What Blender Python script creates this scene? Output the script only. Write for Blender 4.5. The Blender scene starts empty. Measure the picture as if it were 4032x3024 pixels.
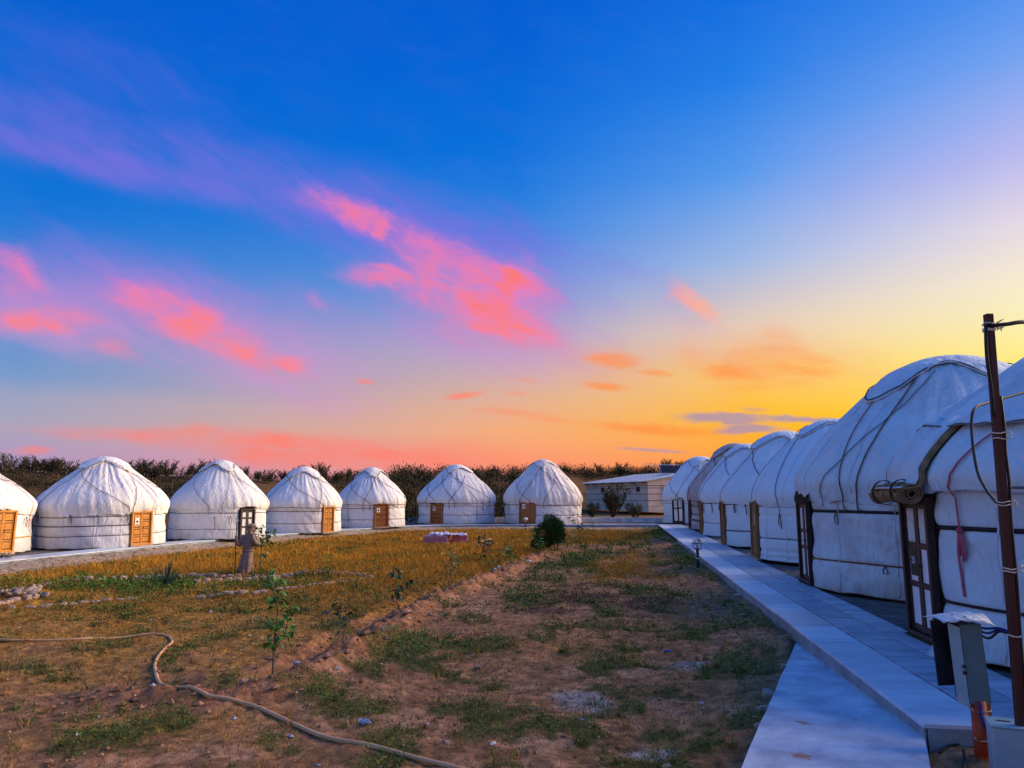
import bpy, bmesh, math, random
import numpy as np
from mathutils import Vector, Matrix

# ---------------------------------------------------------------- camera
SC = bpy.context.scene
COL = SC.collection
CAM_H = 1.9
FPX = 2900.0                       # focal length in photo pixels (4032 wide)
PITCH = math.atan(438 / 2900)
cam_d = bpy.data.cameras.new('camera')
cam_d.sensor_width = 36.0
cam_d.lens = 36.0 * FPX / 4032
cam_d.clip_start = 0.05
cam_d.clip_end = 3000
cam = bpy.data.objects.new('camera', cam_d)
COL.objects.link(cam)
cam.location = (0, 0, CAM_H)
cam.rotation_euler = (math.pi / 2 + PITCH, 0, 0)
SC.camera = cam

# ---------------------------------------------------------------- light
SUN_AZ, SUN_EL = 70.0, 17.0        # degrees clockwise from +Y, above the horizon
SC.view_settings.view_transform = 'Standard'
SC.view_settings.look = 'None'
SC.view_settings.exposure = 0.5
SC.view_settings.gamma = 1.0
SC.view_settings.use_curve_mapping = False
sd = bpy.data.lights.new('sun', 'SUN')
sd.energy = 5.0
sd.angle = math.radians(52)
sd.color = (1.0, 0.74, 0.50)
sun = bpy.data.objects.new('sun', sd)
COL.objects.link(sun)
_a, _e = math.radians(SUN_AZ), math.radians(SUN_EL)
SUN_DIR = Vector((math.sin(_a) * math.cos(_e), math.cos(_a) * math.cos(_e), math.sin(_e)))
sun.rotation_euler = (-SUN_DIR).to_track_quat('-Z', 'Y').to_euler()


def lin(c):
    return tuple((v / 255 / 12.92) if v / 255 <= .04045 else ((v / 255 + .055) / 1.055) ** 2.4 for v in c)


def ray(x, y):
    """direction through a photo pixel, used at build time to survey positions"""
    u = (x - 2016) / FPX
    v = (1512 - y) / FPX
    return np.array((u, math.cos(PITCH) - v * math.sin(PITCH), math.sin(PITCH) + v * math.cos(PITCH)))


K2 = 4032 / 2212.0                 # survey picture pixels to photo pixels


def gp(x, y, z=0.0):
    d = ray(x * K2, y * K2)
    t = (z - CAM_H) / d[2]
    return (d[0] * t, d[1] * t)


def at(x, y, Y):
    d = ray(x * K2, y * K2)
    t = Y / d[1]
    return (d[0] * t, Y, CAM_H + d[2] * t)


def azel(x, y):
    d = ray(x * K2, y * K2)
    return (math.degrees(math.atan2(d[0], d[1])), math.degrees(math.atan2(d[2], math.hypot(d[0], d[1]))))


# ---------------------------------------------------------------- sky (world)
def build_world():
    w = bpy.data.worlds.new('World')
    SC.world = w
    w.use_nodes = True
    nt = w.node_tree
    N, L = nt.nodes, nt.links
    N.clear()

    def node(t, **kw):
        n = N.new(t)
        for k, v in kw.items():
            setattr(n, k, v)
        return n

    def put(sock, v):
        if hasattr(v, 'is_output'):
            L.new(v, sock)
        else:
            sock.default_value = v

    def math_(op, a, b=None, c=None, clamp=False):
        n = node('ShaderNodeMath', operation=op, use_clamp=clamp)
        put(n.inputs[0], a)
        if b is not None:
            put(n.inputs[1], b)
        if c is not None:
            put(n.inputs[2], c)
        return n.outputs[0]

    def maprange(v, a, b, c=0.0, d=1.0, mode='SMOOTHSTEP'):
        n = node('ShaderNodeMapRange', interpolation_type=mode)
        n.clamp = True
        put(n.inputs[0], v)
        for i, q in enumerate((a, b, c, d)):
            put(n.inputs[i + 1], q)
        return n.outputs[0]

    def mix(f, a, b):
        n = node('ShaderNodeMix', data_type='RGBA')
        n.clamp_factor = True
        put(n.inputs[0], f)
        put(n.inputs[6], a)
        put(n.inputs[7], b)
        return n.outputs[2]

    geo = node('ShaderNodeTexCoord')
    sep = node('ShaderNodeSeparateXYZ')
    L.new(geo.outputs['Generated'], sep.inputs[0])
    X, Y, Z = sep.outputs
    az = math_('MULTIPLY', math_('ARCTAN2', X, Y), 180 / math.pi)
    el = math_('MULTIPLY', math_('ARCSINE', Z), 180 / math.pi)
    # angular distance from the sun's bearing
    hl = math_('MAXIMUM', math_('SQRT', math_('ADD', math_('MULTIPLY', X, X), math_('MULTIPLY', Y, Y))), 1e-4)
    sx, sy = math.sin(math.radians(SUN_AZ)), math.cos(math.radians(SUN_AZ))
    cd = math_('DIVIDE', math_('ADD', math_('MULTIPLY', X, sx), math_('MULTIPLY', Y, sy)), hl)
    dist = math_('MULTIPLY', math_('ARCCOSINE', math_('MINIMUM', math_('MAXIMUM', cd, -1.0), 1.0)), 180 / math.pi)

    TOP = (12, 112, 212)
    prof = [
        (0,   [(0, (255, 200, 80)), (5, (255, 226, 80)), (11, (255, 242, 130)), (16, (252, 242, 212)), (21, (226, 218, 234)), (28, (150, 178, 240)), (36, (70, 140, 235)), (60, (5, 85, 205)), (90, TOP)]),
        (34,  [(0, (255, 172, 45)), (5, (255, 210, 28)), (7.5, (255, 232, 100)), (9.5, (254, 239, 150)), (11.5, (251, 239, 184)), (14, (247, 234, 210)), (17.5, (226, 215, 229)), (21.5, (184, 184, 238)), (27, (116, 162, 240)), (31, (76, 143, 237)), (36, (30, 118, 228)), (60, (0, 78, 195)), (90, TOP)]),
        (52,  [(0, (255, 140, 75)), (2.4, (255, 158, 62)), (5.8, (255, 186, 40)), (9.2, (253, 200, 105)), (12.5, (232, 204, 180)), (17.3, (160, 184, 228)), (23.5, (84, 153, 236)), (29.5, (34, 126, 230)), (36, (6, 106, 222)), (60, (0, 75, 190)), (90, TOP)]),
        (70,  [(0, (248, 138, 130)), (2.5, (252, 150, 118)), (5, (246, 172, 122)), (7.5, (226, 176, 150)), (11, (190, 168, 190)), (15, (120, 155, 216)), (20, (48, 132, 223)), (26, (4, 113, 220)), (32, (0, 100, 214)), (36, (0, 94, 210)), (60, (0, 70, 180)), (90, TOP)]),
        (104, [(0, (186, 150, 190)), (2.6, (176, 154, 192)), (4.6, (170, 164, 188)), (6.4, (156, 163, 194)), (7.6, (122, 154, 202)), (9.5, (98, 148, 206)), (13, (56, 134, 212)), (18, (8, 118, 214)), (24, (0, 104, 212)), (32, (0, 94, 209)), (60, (0, 78, 186)), (90, TOP)]),
        (140, [(0, (170, 158, 198)), (4, (192, 174, 204)), (9, (150, 170, 212)), (15, (100, 156, 216)), (22, (46, 138, 216)), (34, (10, 116, 212)), (60, (8, 110, 210)), (90, TOP)]),
        (180, [(0, (190, 155, 185)), (4, (226, 186, 198)), (9, (200, 184, 208)), (15, (150, 172, 214)), (22, (90, 152, 218)), (34, (34, 128, 214)), (60, (14, 112, 210)), (90, TOP)]),
    ]
    fac = math_('DIVIDE', math_('MAXIMUM', el, 0.0), 90.0)
    fac = math_('POWER', fac, 0.6)                # more room for the stops near the horizon
    cols = []
    for d0, stops in prof:
        r = node('ShaderNodeValToRGB')
        cr = r.color_ramp
        cr.interpolation = 'LINEAR'
        els = cr.elements
        for i, (e, c) in enumerate(stops):
            p = (e / 90.0) ** 0.6
            s = els[i] if i < 2 else els.new(p)
            s.position = p
            s.color = (*lin(c), 1)
        L.new(fac, r.inputs[0])
        cols.append((d0, r.outputs[0]))
    base = cols[0][1]
    for (d0, _), (d1, c1) in zip(cols, cols[1:]):
        base = mix(maprange(dist, d0, d1, mode='LINEAR'), base, c1)

    # ---- clouds, laid out by bearing and height
    comb = node('ShaderNodeCombineXYZ')
    put(comb.inputs[0], az)
    put(comb.inputs[1], el)
    vec = comb.outputs[0]

    def noise(scale, rot=0.0, stretch=(1, 1), detail=5, rough=.55, off=0.0, src=None):
        mp = node('ShaderNodeMapping', vector_type='TEXTURE')
        mp.inputs['Location'].default_value = (off, off * 1.7, 0)
        mp.inputs['Rotation'].default_value = (0, 0, math.radians(rot))
        mp.inputs['Scale'].default_value = (stretch[0], stretch[1], 1)
        L.new(src or vec, mp.inputs[0])
        t = node('ShaderNodeTexNoise', noise_dimensions='2D')
        t.inputs['Scale'].default_value = scale
        t.inputs['Detail'].default_value = detail
        t.inputs['Roughness'].default_value = rough
        L.new(mp.outputs[0], t.inputs['Vector'])
        return t

    w1 = noise(.16, -18, (2.2, 1), 4, .6, 3.0)
    wv = node('ShaderNodeVectorMath', operation='MULTIPLY_ADD')
    L.new(w1.outputs['Color'], wv.inputs[0])
    wv.inputs[1].default_value = (7.0, 4.2, 0)
    ad = node('ShaderNodeVectorMath', operation='ADD')
    L.new(vec, ad.inputs[0])
    ad.inputs[1].default_value = (-3.5, -2.1, 0)
    L.new(ad.outputs[0], wv.inputs[2])
    warp = wv.outputs[0]

    wv2 = node('ShaderNodeVectorMath', operation='MULTIPLY_ADD')
    L.new(noise(.3, -4, (3.0, 1), 4, .6, 7.0).outputs['Color'], wv2.inputs[0])
    wv2.inputs[1].default_value = (3.0, 1.3, 0)
    ad2 = node('ShaderNodeVectorMath', operation='ADD')
    L.new(vec, ad2.inputs[0])
    ad2.inputs[1].default_value = (-1.5, -.65, 0)
    L.new(ad2.outputs[0], wv2.inputs[2])
    warp2 = wv2.outputs[0]

    wv3 = node('ShaderNodeVectorMath', operation='MULTIPLY_ADD')
    L.new(noise(.22, -22, (2.4, 1), 5, .62, 17.0).outputs['Color'], wv3.inputs[0])
    wv3.inputs[1].default_value = (5.0, 3.4, 0)
    ad3 = node('ShaderNodeVectorMath', operation='ADD')
    L.new(vec, ad3.inputs[0])
    ad3.inputs[1].default_value = (-2.5, -1.7, 0)
    L.new(ad3.outputs[0], wv3.inputs[2])
    mid = wv3.outputs[0]

    def blob(x0, y0, x1, y1, hw, amp=1.0, src=None):
        a0, e0 = azel(x0, y0)
        a1, e1 = azel(x1, y1)
        cx, cy = (a0 + a1) / 2, (e0 + e1) / 2
        half = math.hypot(a1 - a0, e1 - e0) / 2 + hw * .018
        ang = math.atan2(e1 - e0, a1 - a0)
        mp = node('ShaderNodeMapping', vector_type='TEXTURE')
        mp.inputs['Location'].default_value = (cx, cy, 0)
        mp.inputs['Rotation'].default_value = (0, 0, ang)
        mp.inputs['Scale'].default_value = (half, hw * .034, 1)
        L.new(src or warp, mp.inputs[0])
        ln = node('ShaderNodeVectorMath', operation='LENGTH')
        L.new(mp.outputs[0], ln.inputs[0])
        return maprange(ln.outputs['Value'], 2.35, 0.0, 0.0, amp)

    def field(blobs, src=None):
        f = None
        for b in blobs:
            m = blob(*b, src=src)
            if f is None:
                f = m
            else:
                n = node('ShaderNodeMath', operation='SMOOTH_MAX')
                put(n.inputs[0], f)
                put(n.inputs[1], m)
                n.inputs[2].default_value = .12
                f = n.outputs[0]
        return f

    fib = noise(.34, -24, (3.6, 1), 8, .60, 11.0, warp).outputs[0]
    soft = noise(.36, -24, (1.9, 1), 9, .62, 31.0, mid).outputs[0]
    wisp = noise(.9, -26, (5.5, 1), 6, .6, 41.0, mid).outputs[0]
    flat = noise(.55, -4, (3.4, 1), 7, .62, 23.0, warp2).outputs[0]

    # faint lavender veil
    veil = field([(-120, 215, 420, 345, 62, .55), (-60, 268, 560, 425, 34, .85), (300, 300, 900, 470, 62, .62), (560, 400, 1180, 560, 66, .85),
                  (1000, 540, 1260, 690, 80, .62), (-40, 590, 180, 690, 70, .8), (180, 560, 330, 640, 24, .6), (240, 610, 660, 800, 78, .95), (-30, 640, 260, 700, 60, .9), (620, 690, 800, 790, 50, .5),
                  (620, 650, 940, 740, 50, .45), (40, 90, 420, 230, 60, .32), (850, 700, 1250, 770, 60, .6), (1380, 600, 1560, 720, 50, .35), (1480, 730, 1860, 800, 60, .3)], warp2)
    vd = math_('MULTIPLY', maprange(math_('MULTIPLY', veil, math_('MULTIPLY', math_('MULTIPLY_ADD', fib, 1.5, .25), math_('MULTIPLY_ADD', wisp, .8, .6))), .06, .95), .74)
    veil_col = mix(maprange(el, 9, 20), (*lin((205, 150, 205)), 1), (*lin((122, 112, 222)), 1))
    sky = mix(vd, base, veil_col)

    # unseen thin cloud, added overhead and behind to light the ground and tents
    wide = noise(1.0, 0, (1, 1), 6, .6, 5.0)
    L.new(geo.outputs['Generated'], wide.inputs['Vector'])
    wide.noise_dimensions = '3D'
    wide.inputs['Scale'].default_value = 3.2
    over = math_('MULTIPLY', maprange(wide.outputs[0], .36, .66), math_('MAXIMUM', maprange(el, 38, 62), math_('MULTIPLY', maprange(dist, 120, 165), maprange(el, 3, 14))))
    over_col = mix(maprange(el, 8, 26), (*lin((226, 172, 192)), 1), (*lin((84, 146, 222)), 1))
    sky = mix(math_('MULTIPLY', over, .85), sky, over_col)

    # pink sunset clouds
    pink = field([(690, 430, 850, 505, 30, .95), (830, 505, 1010, 610, 50, .85), (780, 585, 900, 605, 26, 1.0), (880, 590, 1120, 670, 62, 1.05),
                  (980, 690, 1170, 715, 42, .95), (1090, 610, 1180, 690, 60, .8), (1470, 630, 1525, 685, 17, .95),
                  (-20, 560, 90, 620, 30, .75), (20, 690, 200, 690, 26, .95), (300, 640, 420, 690, 36, .95), (370, 685, 420, 700, 34, 1.05),
                  (420, 715, 600, 790, 30, .95), (490, 720, 560, 750, 30, .6), (230, 750, 300, 780, 18, .7), (670, 640, 710, 650, 16, .6),
                  (540, 780, 630, 785, 16, .9), (360, 680, 435, 698, 34, 1.15), (555, 770, 625, 785, 20, 1.1), (975, 620, 1050, 660, 44, 1.15), (1080, 610, 1120, 650, 34, 1.1), (800, 490, 838, 508, 20, 1.05), (90, 690, 155, 690, 18, 1.1), (490, 730, 540, 750, 24, 1.0), (1000, 700, 1060, 725, 20, 1.0)], mid)
    pdens = math_('MULTIPLY', pink, math_('ADD', math_('MULTIPLY', fib, .55), math_('MULTIPLY', soft, 1.35)))
    pdens = math_('MULTIPLY', pdens, math_('MULTIPLY_ADD', wisp, .9, .55))
    pd = maprange(pdens, .06, 1.12)
    pr = node('ShaderNodeValToRGB')
    els = pr.color_ramp.elements
    els[0].position, els[0].color = 0.0, (*lin((176, 124, 218)), 1)
    els[1].position, els[1].color = 1.0, (*lin((255, 120, 108)), 1)
    s = els.new(.5)
    s.color = (*lin((240, 124, 182)), 1)
    L.new(maprange(pdens, .2, 1.35, mode='LINEAR'), pr.inputs[0])
    pcol = mix(maprange(el, 16, 9, 0, .55), pr.outputs[0], (*lin((255, 140, 120)), 1))
    pcol = mix(maprange(az, 8, 16), pcol, (*lin((255, 176, 150)), 1))
    sky = mix(math_('MULTIPLY', pd, .95), sky, pcol)

    # orange and red streaks low down
    low = field([(1285, 780, 1360, 782, 16, 1.0), (1385, 802, 1440, 804, 7, .9), (1540, 800, 1660, 800, 22, .85), (1690, 785, 1810, 800, 24, .95),
                 (1275, 830, 1345, 832, 9, .8), (975, 858, 1030, 846, 7, .9), (1090, 848, 1130, 850, 6, .7), (1100, 812, 1150, 820, 6, .6),
                 (770, 828, 800, 829, 5, .8), (1150, 905, 1280, 918, 6, .6), (1300, 920, 1540, 930, 8, .95), (1550, 835, 1680, 835, 14, .5),
                 (1660, 735, 1740, 765, 30, .6), (1480, 735, 1510, 770, 30, .5), (1520, 770, 1850, 800, 46, .6), (1240, 770, 1420, 800, 40, .35), (1050, 890, 1200, 905, 10, .6),
                 (160, 930, 560, 942, 15, .7), (420, 950, 820, 960, 20, .9), (620, 980, 1040, 985, 26, 1.0), (460, 965, 680, 1000, 20, .8), (560, 950, 680, 965, 14, 1.2), (840, 962, 1020, 976, 8, .7),
                 (30, 975, 80, 975, 8, .6)], warp2)
    ld = maprange(math_('MULTIPLY', low, math_('MULTIPLY_ADD', flat, 2.0, .0)), .06, 1.2)
    lcol = mix(maprange(az, -10, 12), (*lin((255, 128, 112)), 1), (*lin((255, 146, 66)), 1))
    sky = mix(math_('MULTIPLY', ld, .85), sky, lcol)

    # grey-violet bars over the glow
    dark = field([(1480, 902, 1640, 906, 11, 1.0), (1600, 898, 1810, 904, 7, .9), (1560, 925, 1680, 928, 10, .9), (1580, 884, 1640, 886, 4, .7),
                  (1320, 973, 1480, 975, 5, .8), (1380, 1000, 1490, 1002, 10, .5), (1260, 1000, 1330, 1003, 8, .4), (170, 985, 300, 1000, 14, .5)], warp2)
    dd = maprange(math_('MULTIPLY', dark, math_('MULTIPLY_ADD', flat, 2.0, .05)), .3, .9)
    sky = mix(math_('MULTIPLY', dd, .82), sky, (*lin((170, 145, 172)), 1))

    st = node('ShaderNodeTexSky', sky_type='NISHITA')
    st.sun_disc = False
    st.sun_elevation = math.radians(3)
    st.sun_rotation = math.radians(SUN_AZ)
    b1 = node('ShaderNodeBackground')
    L.new(sky, b1.inputs[0])
    # the sky brightens towards the place where the sun went down
    glow = math_('MULTIPLY', maprange(dist, 32, 6), maprange(el, 22, 4))
    put(b1.inputs[1], math_('MULTIPLY', math_('MULTIPLY_ADD', glow, 2.0, 1.0), SKY_STRENGTH))
    b2 = node('ShaderNodeBackground')
    L.new(st.outputs[0], b2.inputs[0])
    b2.inputs[1].default_value = 0.002
    add = node('ShaderNodeAddShader')
    L.new(b1.outputs[0], add.inputs[0])
    L.new(b2.outputs[0], add.inputs[1])
    out = node('ShaderNodeOutputWorld')
    L.new(add.outputs[0], out.inputs[0])
    w.cycles.sampling_method = 'MANUAL'
    w.cycles.sample_map_resolution = 512


SKY_STRENGTH = 0.707
build_world()

# ---------------------------------------------------------------- helpers
RNG = random.Random(7)


def hash2(ix, iy, seed):
    h = (ix.astype(np.int64) * 374761393 + iy.astype(np.int64) * 668265263 + seed * 974711) & 0x7fffffff
    h = ((h ^ (h >> 13)) * 1274126177) & 0x7fffffff
    h = (h ^ (h >> 16)) & 0xffffff
    return h / float(0xffffff)


def vnoise(x, y, seed=0, per=None):
    x = np.asarray(x, float)
    y = np.asarray(y, float)
    xi = np.floor(x)
    yi = np.floor(y)
    fx = x - xi
    fy = y - yi
    fx = fx * fx * (3 - 2 * fx)
    fy = fy * fy * (3 - 2 * fy)
    x1 = xi + 1
    if per:
        xi = np.mod(xi, per)
        x1 = np.mod(x1, per)
    a = hash2(xi, yi, seed)
    b = hash2(x1, yi, seed)
    c = hash2(xi, yi + 1, seed)
    d = hash2(x1, yi + 1, seed)
    return (a * (1 - fx) + b * fx) * (1 - fy) + (c * (1 - fx) + d * fx) * fy


def fbm(x, y, seed=0, oct=4, gain=.5):
    s = 0
    a = 1.0
    t = 0
    for o in range(oct):
        s = s + a * vnoise(x * 2 ** o + o * 17.3, y * 2 ** o + o * 9.1, seed + o)
        t += a
        a *= gain
    return s / t


def sstep(a, b, x):
    t = np.clip((np.asarray(x, float) - a) / (b - a), 0, 1)
    return t * t * (3 - 2 * t)


def mesh_np(name, verts, faces, col=None, smooth=True):
    """faces: (n,3) or (n,4) int array; col: per-vertex rgb"""
    me = bpy.data.meshes.new(name)
    verts = np.asarray(verts, np.float32)
    faces = np.asarray(faces, np.int32)
    k = faces.shape[1]
    me.vertices.add(len(verts))
    me.vertices.foreach_set('co', verts.ravel())
    me.loops.add(faces.size)
    me.loops.foreach_set('vertex_index', faces.ravel())
    me.polygons.add(len(faces))
    me.polygons.foreach_set('loop_start', np.arange(0, faces.size, k, dtype=np.int32))
    me.polygons.foreach_set('use_smooth', np.full(len(faces), smooth))
    me.update(calc_edges=True)
    if col is not None:
        at_ = me.color_attributes.new('Col', 'FLOAT_COLOR', 'POINT')
        c4 = np.ones((len(verts), 4), np.float32)
        c4[:, :3] = col
        at_.data.foreach_set('color', c4.ravel())
    me.validate()
    return me


def link(name, me, mat=None, parent=None, loc=(0, 0, 0), rot=(0, 0, 0)):
    o = bpy.data.objects.new(name, me)
    COL.objects.link(o)
    o.location = loc
    o.rotation_euler = rot
    if parent is not None:
        o.parent = parent
    if mat is not None and me is not None and not me.materials:
        me.materials.append(mat)
    return o


def tag(o, label=None, cat=None, group=None, kind=None):
    if label:
        o['label'] = label
    if cat:
        o['category'] = cat
    if group:
        o['group'] = group
    if kind:
        o['kind'] = kind
    return o


def empty(name, loc, rz=0.0, label=None, cat=None, group=None):
    o = bpy.data.objects.new(name, None)
    o.empty_display_size = .2
    COL.objects.link(o)
    o.location = loc
    o.rotation_euler = (0, 0, rz)
    return tag(o, label, cat, group)


class MB:
    def __init__(self):
        self.v = []
        self.f = []

    def add(self, vs, fs):
        b = len(self.v)
        self.v += [tuple(p) for p in vs]
        self.f += [tuple(i + b for i in f) for f in fs]
        return self

    def box(self, c, s, M=None, taper=1.0):
        hx, hy, hz = s[0] / 2, s[1] / 2, s[2] / 2
        vs = []
        for z in (-1, 1):
            t = taper if z > 0 else 1.0
            for x, y in ((-1, -1), (1, -1), (1, 1), (-1, 1)):
                vs.append(Vector((x * hx * t, y * hy * t, z * hz)))
        if M is not None:
            vs = [M @ p for p in vs]
        vs = [p + Vector(c) for p in vs]
        return self.add(vs, [(3, 2, 1, 0), (4, 5, 6, 7), (0, 1, 5, 4), (1, 2, 6, 5), (2, 3, 7, 6), (3, 0, 4, 7)])

    def bbox(self, c, s, b=.01, M=None):
        """box with chamfered edges"""
        bm = bmesh.new()
        bmesh.ops.create_cube(bm, size=1.0)
        for q in bm.verts:
            q.co = Vector((q.co.x * s[0], q.co.y * s[1], q.co.z * s[2]))
        bmesh.ops.bevel(bm, geom=list(bm.edges), offset=b, segments=1, affect='EDGES')
        bm.verts.index_update()
        vs = [q.co.copy() for q in bm.verts]
        if M is not None:
            vs = [M @ p for p in vs]
        vs = [p + Vector(c) for p in vs]
        self.add(vs, [[q.index for q in f.verts] for f in bm.faces])
        bm.free()
        return self

    def tube(self, pts, rad, n=6, caps=True, flat=None, up=None):
        """sweep a circle (or an ellipse: flat=(across, thick), thick along up[i]) along pts"""
        pts = [Vector(p) for p in pts]
        m = len(pts)
        rings = []
        prev = None
        for i, p in enumerate(pts):
            t = (pts[min(i + 1, m - 1)] - pts[max(i - 1, 0)])
            t = t.normalized() if t.length > 1e-9 else Vector((0, 0, 1))
            if up is not None:
                b = Vector(up[i]).normalized()
                a = t.cross(b).normalized()
                b = a.cross(t).normalized()
            else:
                if prev is None:
                    a = t.orthogonal().normalized()
                else:
                    a = (prev - t * prev.dot(t))
                    a = a.normalized() if a.length > 1e-6 else t.orthogonal().normalized()
                b = t.cross(a).normalized()
                prev = a
            r = rad[i] if hasattr(rad, '__len__') else rad
            ra, rb = (flat[0], flat[1]) if flat else (r, r)
            rings.append([p + a * (ra * math.cos(2 * math.pi * k / n)) + b * (rb * math.sin(2 * math.pi * k / n)) for k in range(n)])
        b0 = len(self.v)
        for rg in rings:
            self.v += [tuple(p) for p in rg]
        for i in range(m - 1):
            for k in range(n):
                k2 = (k + 1) % n
                self.f.append((b0 + i * n + k, b0 + i * n + k2, b0 + (i + 1) * n + k2, b0 + (i + 1) * n + k))
        if caps:
            self.f.append(tuple(b0 + k for k in reversed(range(n))))
            self.f.append(tuple(b0 + (m - 1) * n + k for k in range(n)))
        return self

    def lathe(self, prof, c=(0, 0, 0), n=16, caps=True):
        b0 = len(self.v)
        for r, z in prof:
            for k in range(n):
                a = 2 * math.pi * k / n
                self.v.append((c[0] + r * math.cos(a), c[1] + r * math.sin(a), c[2] + z))
        for i in range(len(prof) - 1):
            for k in range(n):
                k2 = (k + 1) % n
                self.f.append((b0 + i * n + k, b0 + i * n + k2, b0 + (i + 1) * n + k2, b0 + (i + 1) * n + k))
        if caps:
            self.f.append(tuple(b0 + k for k in reversed(range(n))))
            self.f.append(tuple(b0 + (len(prof) - 1) * n + k for k in range(n)))
        return self

    def mesh(self, name='mesh', smooth=False):
        me = bpy.data.meshes.new(name)
        me.from_pydata(self.v, [], self.f)
        if smooth:
            me.polygons.foreach_set('use_smooth', [True] * len(me.polygons))
        me.update()
        return me

    def build(self, name, mat, parent=None, smooth=False, loc=(0, 0, 0), rot=(0, 0, 0)):
        return link(name, self.mesh(name, smooth), mat, parent, loc, rot)


def spline(pts, n):
    """Catmull-Rom through pts, n samples per span"""
    P = [np.array(p, float) for p in pts]
    P = [2 * P[0] - P[1]] + P + [2 * P[-1] - P[-2]]
    out = []
    for i in range(1, len(P) - 2):
        for k in range(n):
            t = k / n
            a, b, c, d = P[i - 1], P[i], P[i + 1], P[i + 2]
            out.append(.5 * (2 * b + (c - a) * t + (2 * a - 5 * b + 4 * c - d) * t * t + (3 * b - a - 3 * c + d) * t ** 3))
    out.append(P[-2])
    return out


# ---------------------------------------------------------------- materials
def mat_base(name, rough=.8, spec=.3):
    m = bpy.data.materials.new(name)
    m.use_nodes = True
    nt = m.node_tree
    b = nt.nodes['Principled BSDF']
    b.inputs['Roughness'].default_value = rough
    b.inputs['Specular IOR Level'].default_value = spec
    return m, nt, b


def mat_noise(name, c1, c2, scale=6.0, rough=.8, bump=.0, bscale=40.0, spec=.3, stretch=(1, 1, 1), detail=5, lo=.35, hi=.65, metal=0.0, coords='Object'):
    """two-tone noise colour with fine bump"""
    m, nt, b = mat_base(name, rough, spec)
    N, L = nt.nodes, nt.links
    tc = N.new('ShaderNodeTexCoord')
    mp = N.new('ShaderNodeMapping')
    mp.inputs['Scale'].default_value = stretch
    L.new(tc.outputs[coords], mp.inputs[0])
    t = N.new('ShaderNodeTexNoise')
    t.inputs['Scale'].default_value = scale
    t.inputs['Detail'].default_value = detail
    t.inputs['Roughness'].default_value = .6
    L.new(mp.outputs[0], t.inputs['Vector'])
    r = N.new('ShaderNodeValToRGB')
    r.color_ramp.elements[0].position = lo
    r.color_ramp.elements[1].position = hi
    r.color_ramp.elements[0].color = (*c1, 1)
    r.color_ramp.elements[1].color = (*c2, 1)
    L.new(t.outputs[0], r.inputs[0])
    L.new(r.outputs[0], b.inputs['Base Color'])
    b.inputs['Metallic'].default_value = metal
    if bump:
        t2 = N.new('ShaderNodeTexNoise')
        t2.inputs['Scale'].default_value = bscale
        t2.inputs['Detail'].default_value = 4
        L.new(mp.outputs[0], t2.inputs['Vector'])
        bp = N.new('ShaderNodeBump')
        bp.inputs['Strength'].default_value = bump
        bp.inputs['Distance'].default_value = .02
        L.new(t2.outputs[0], bp.inputs['Height'])
        L.new(bp.outputs[0], b.inputs['Normal'])
    return m


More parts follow.
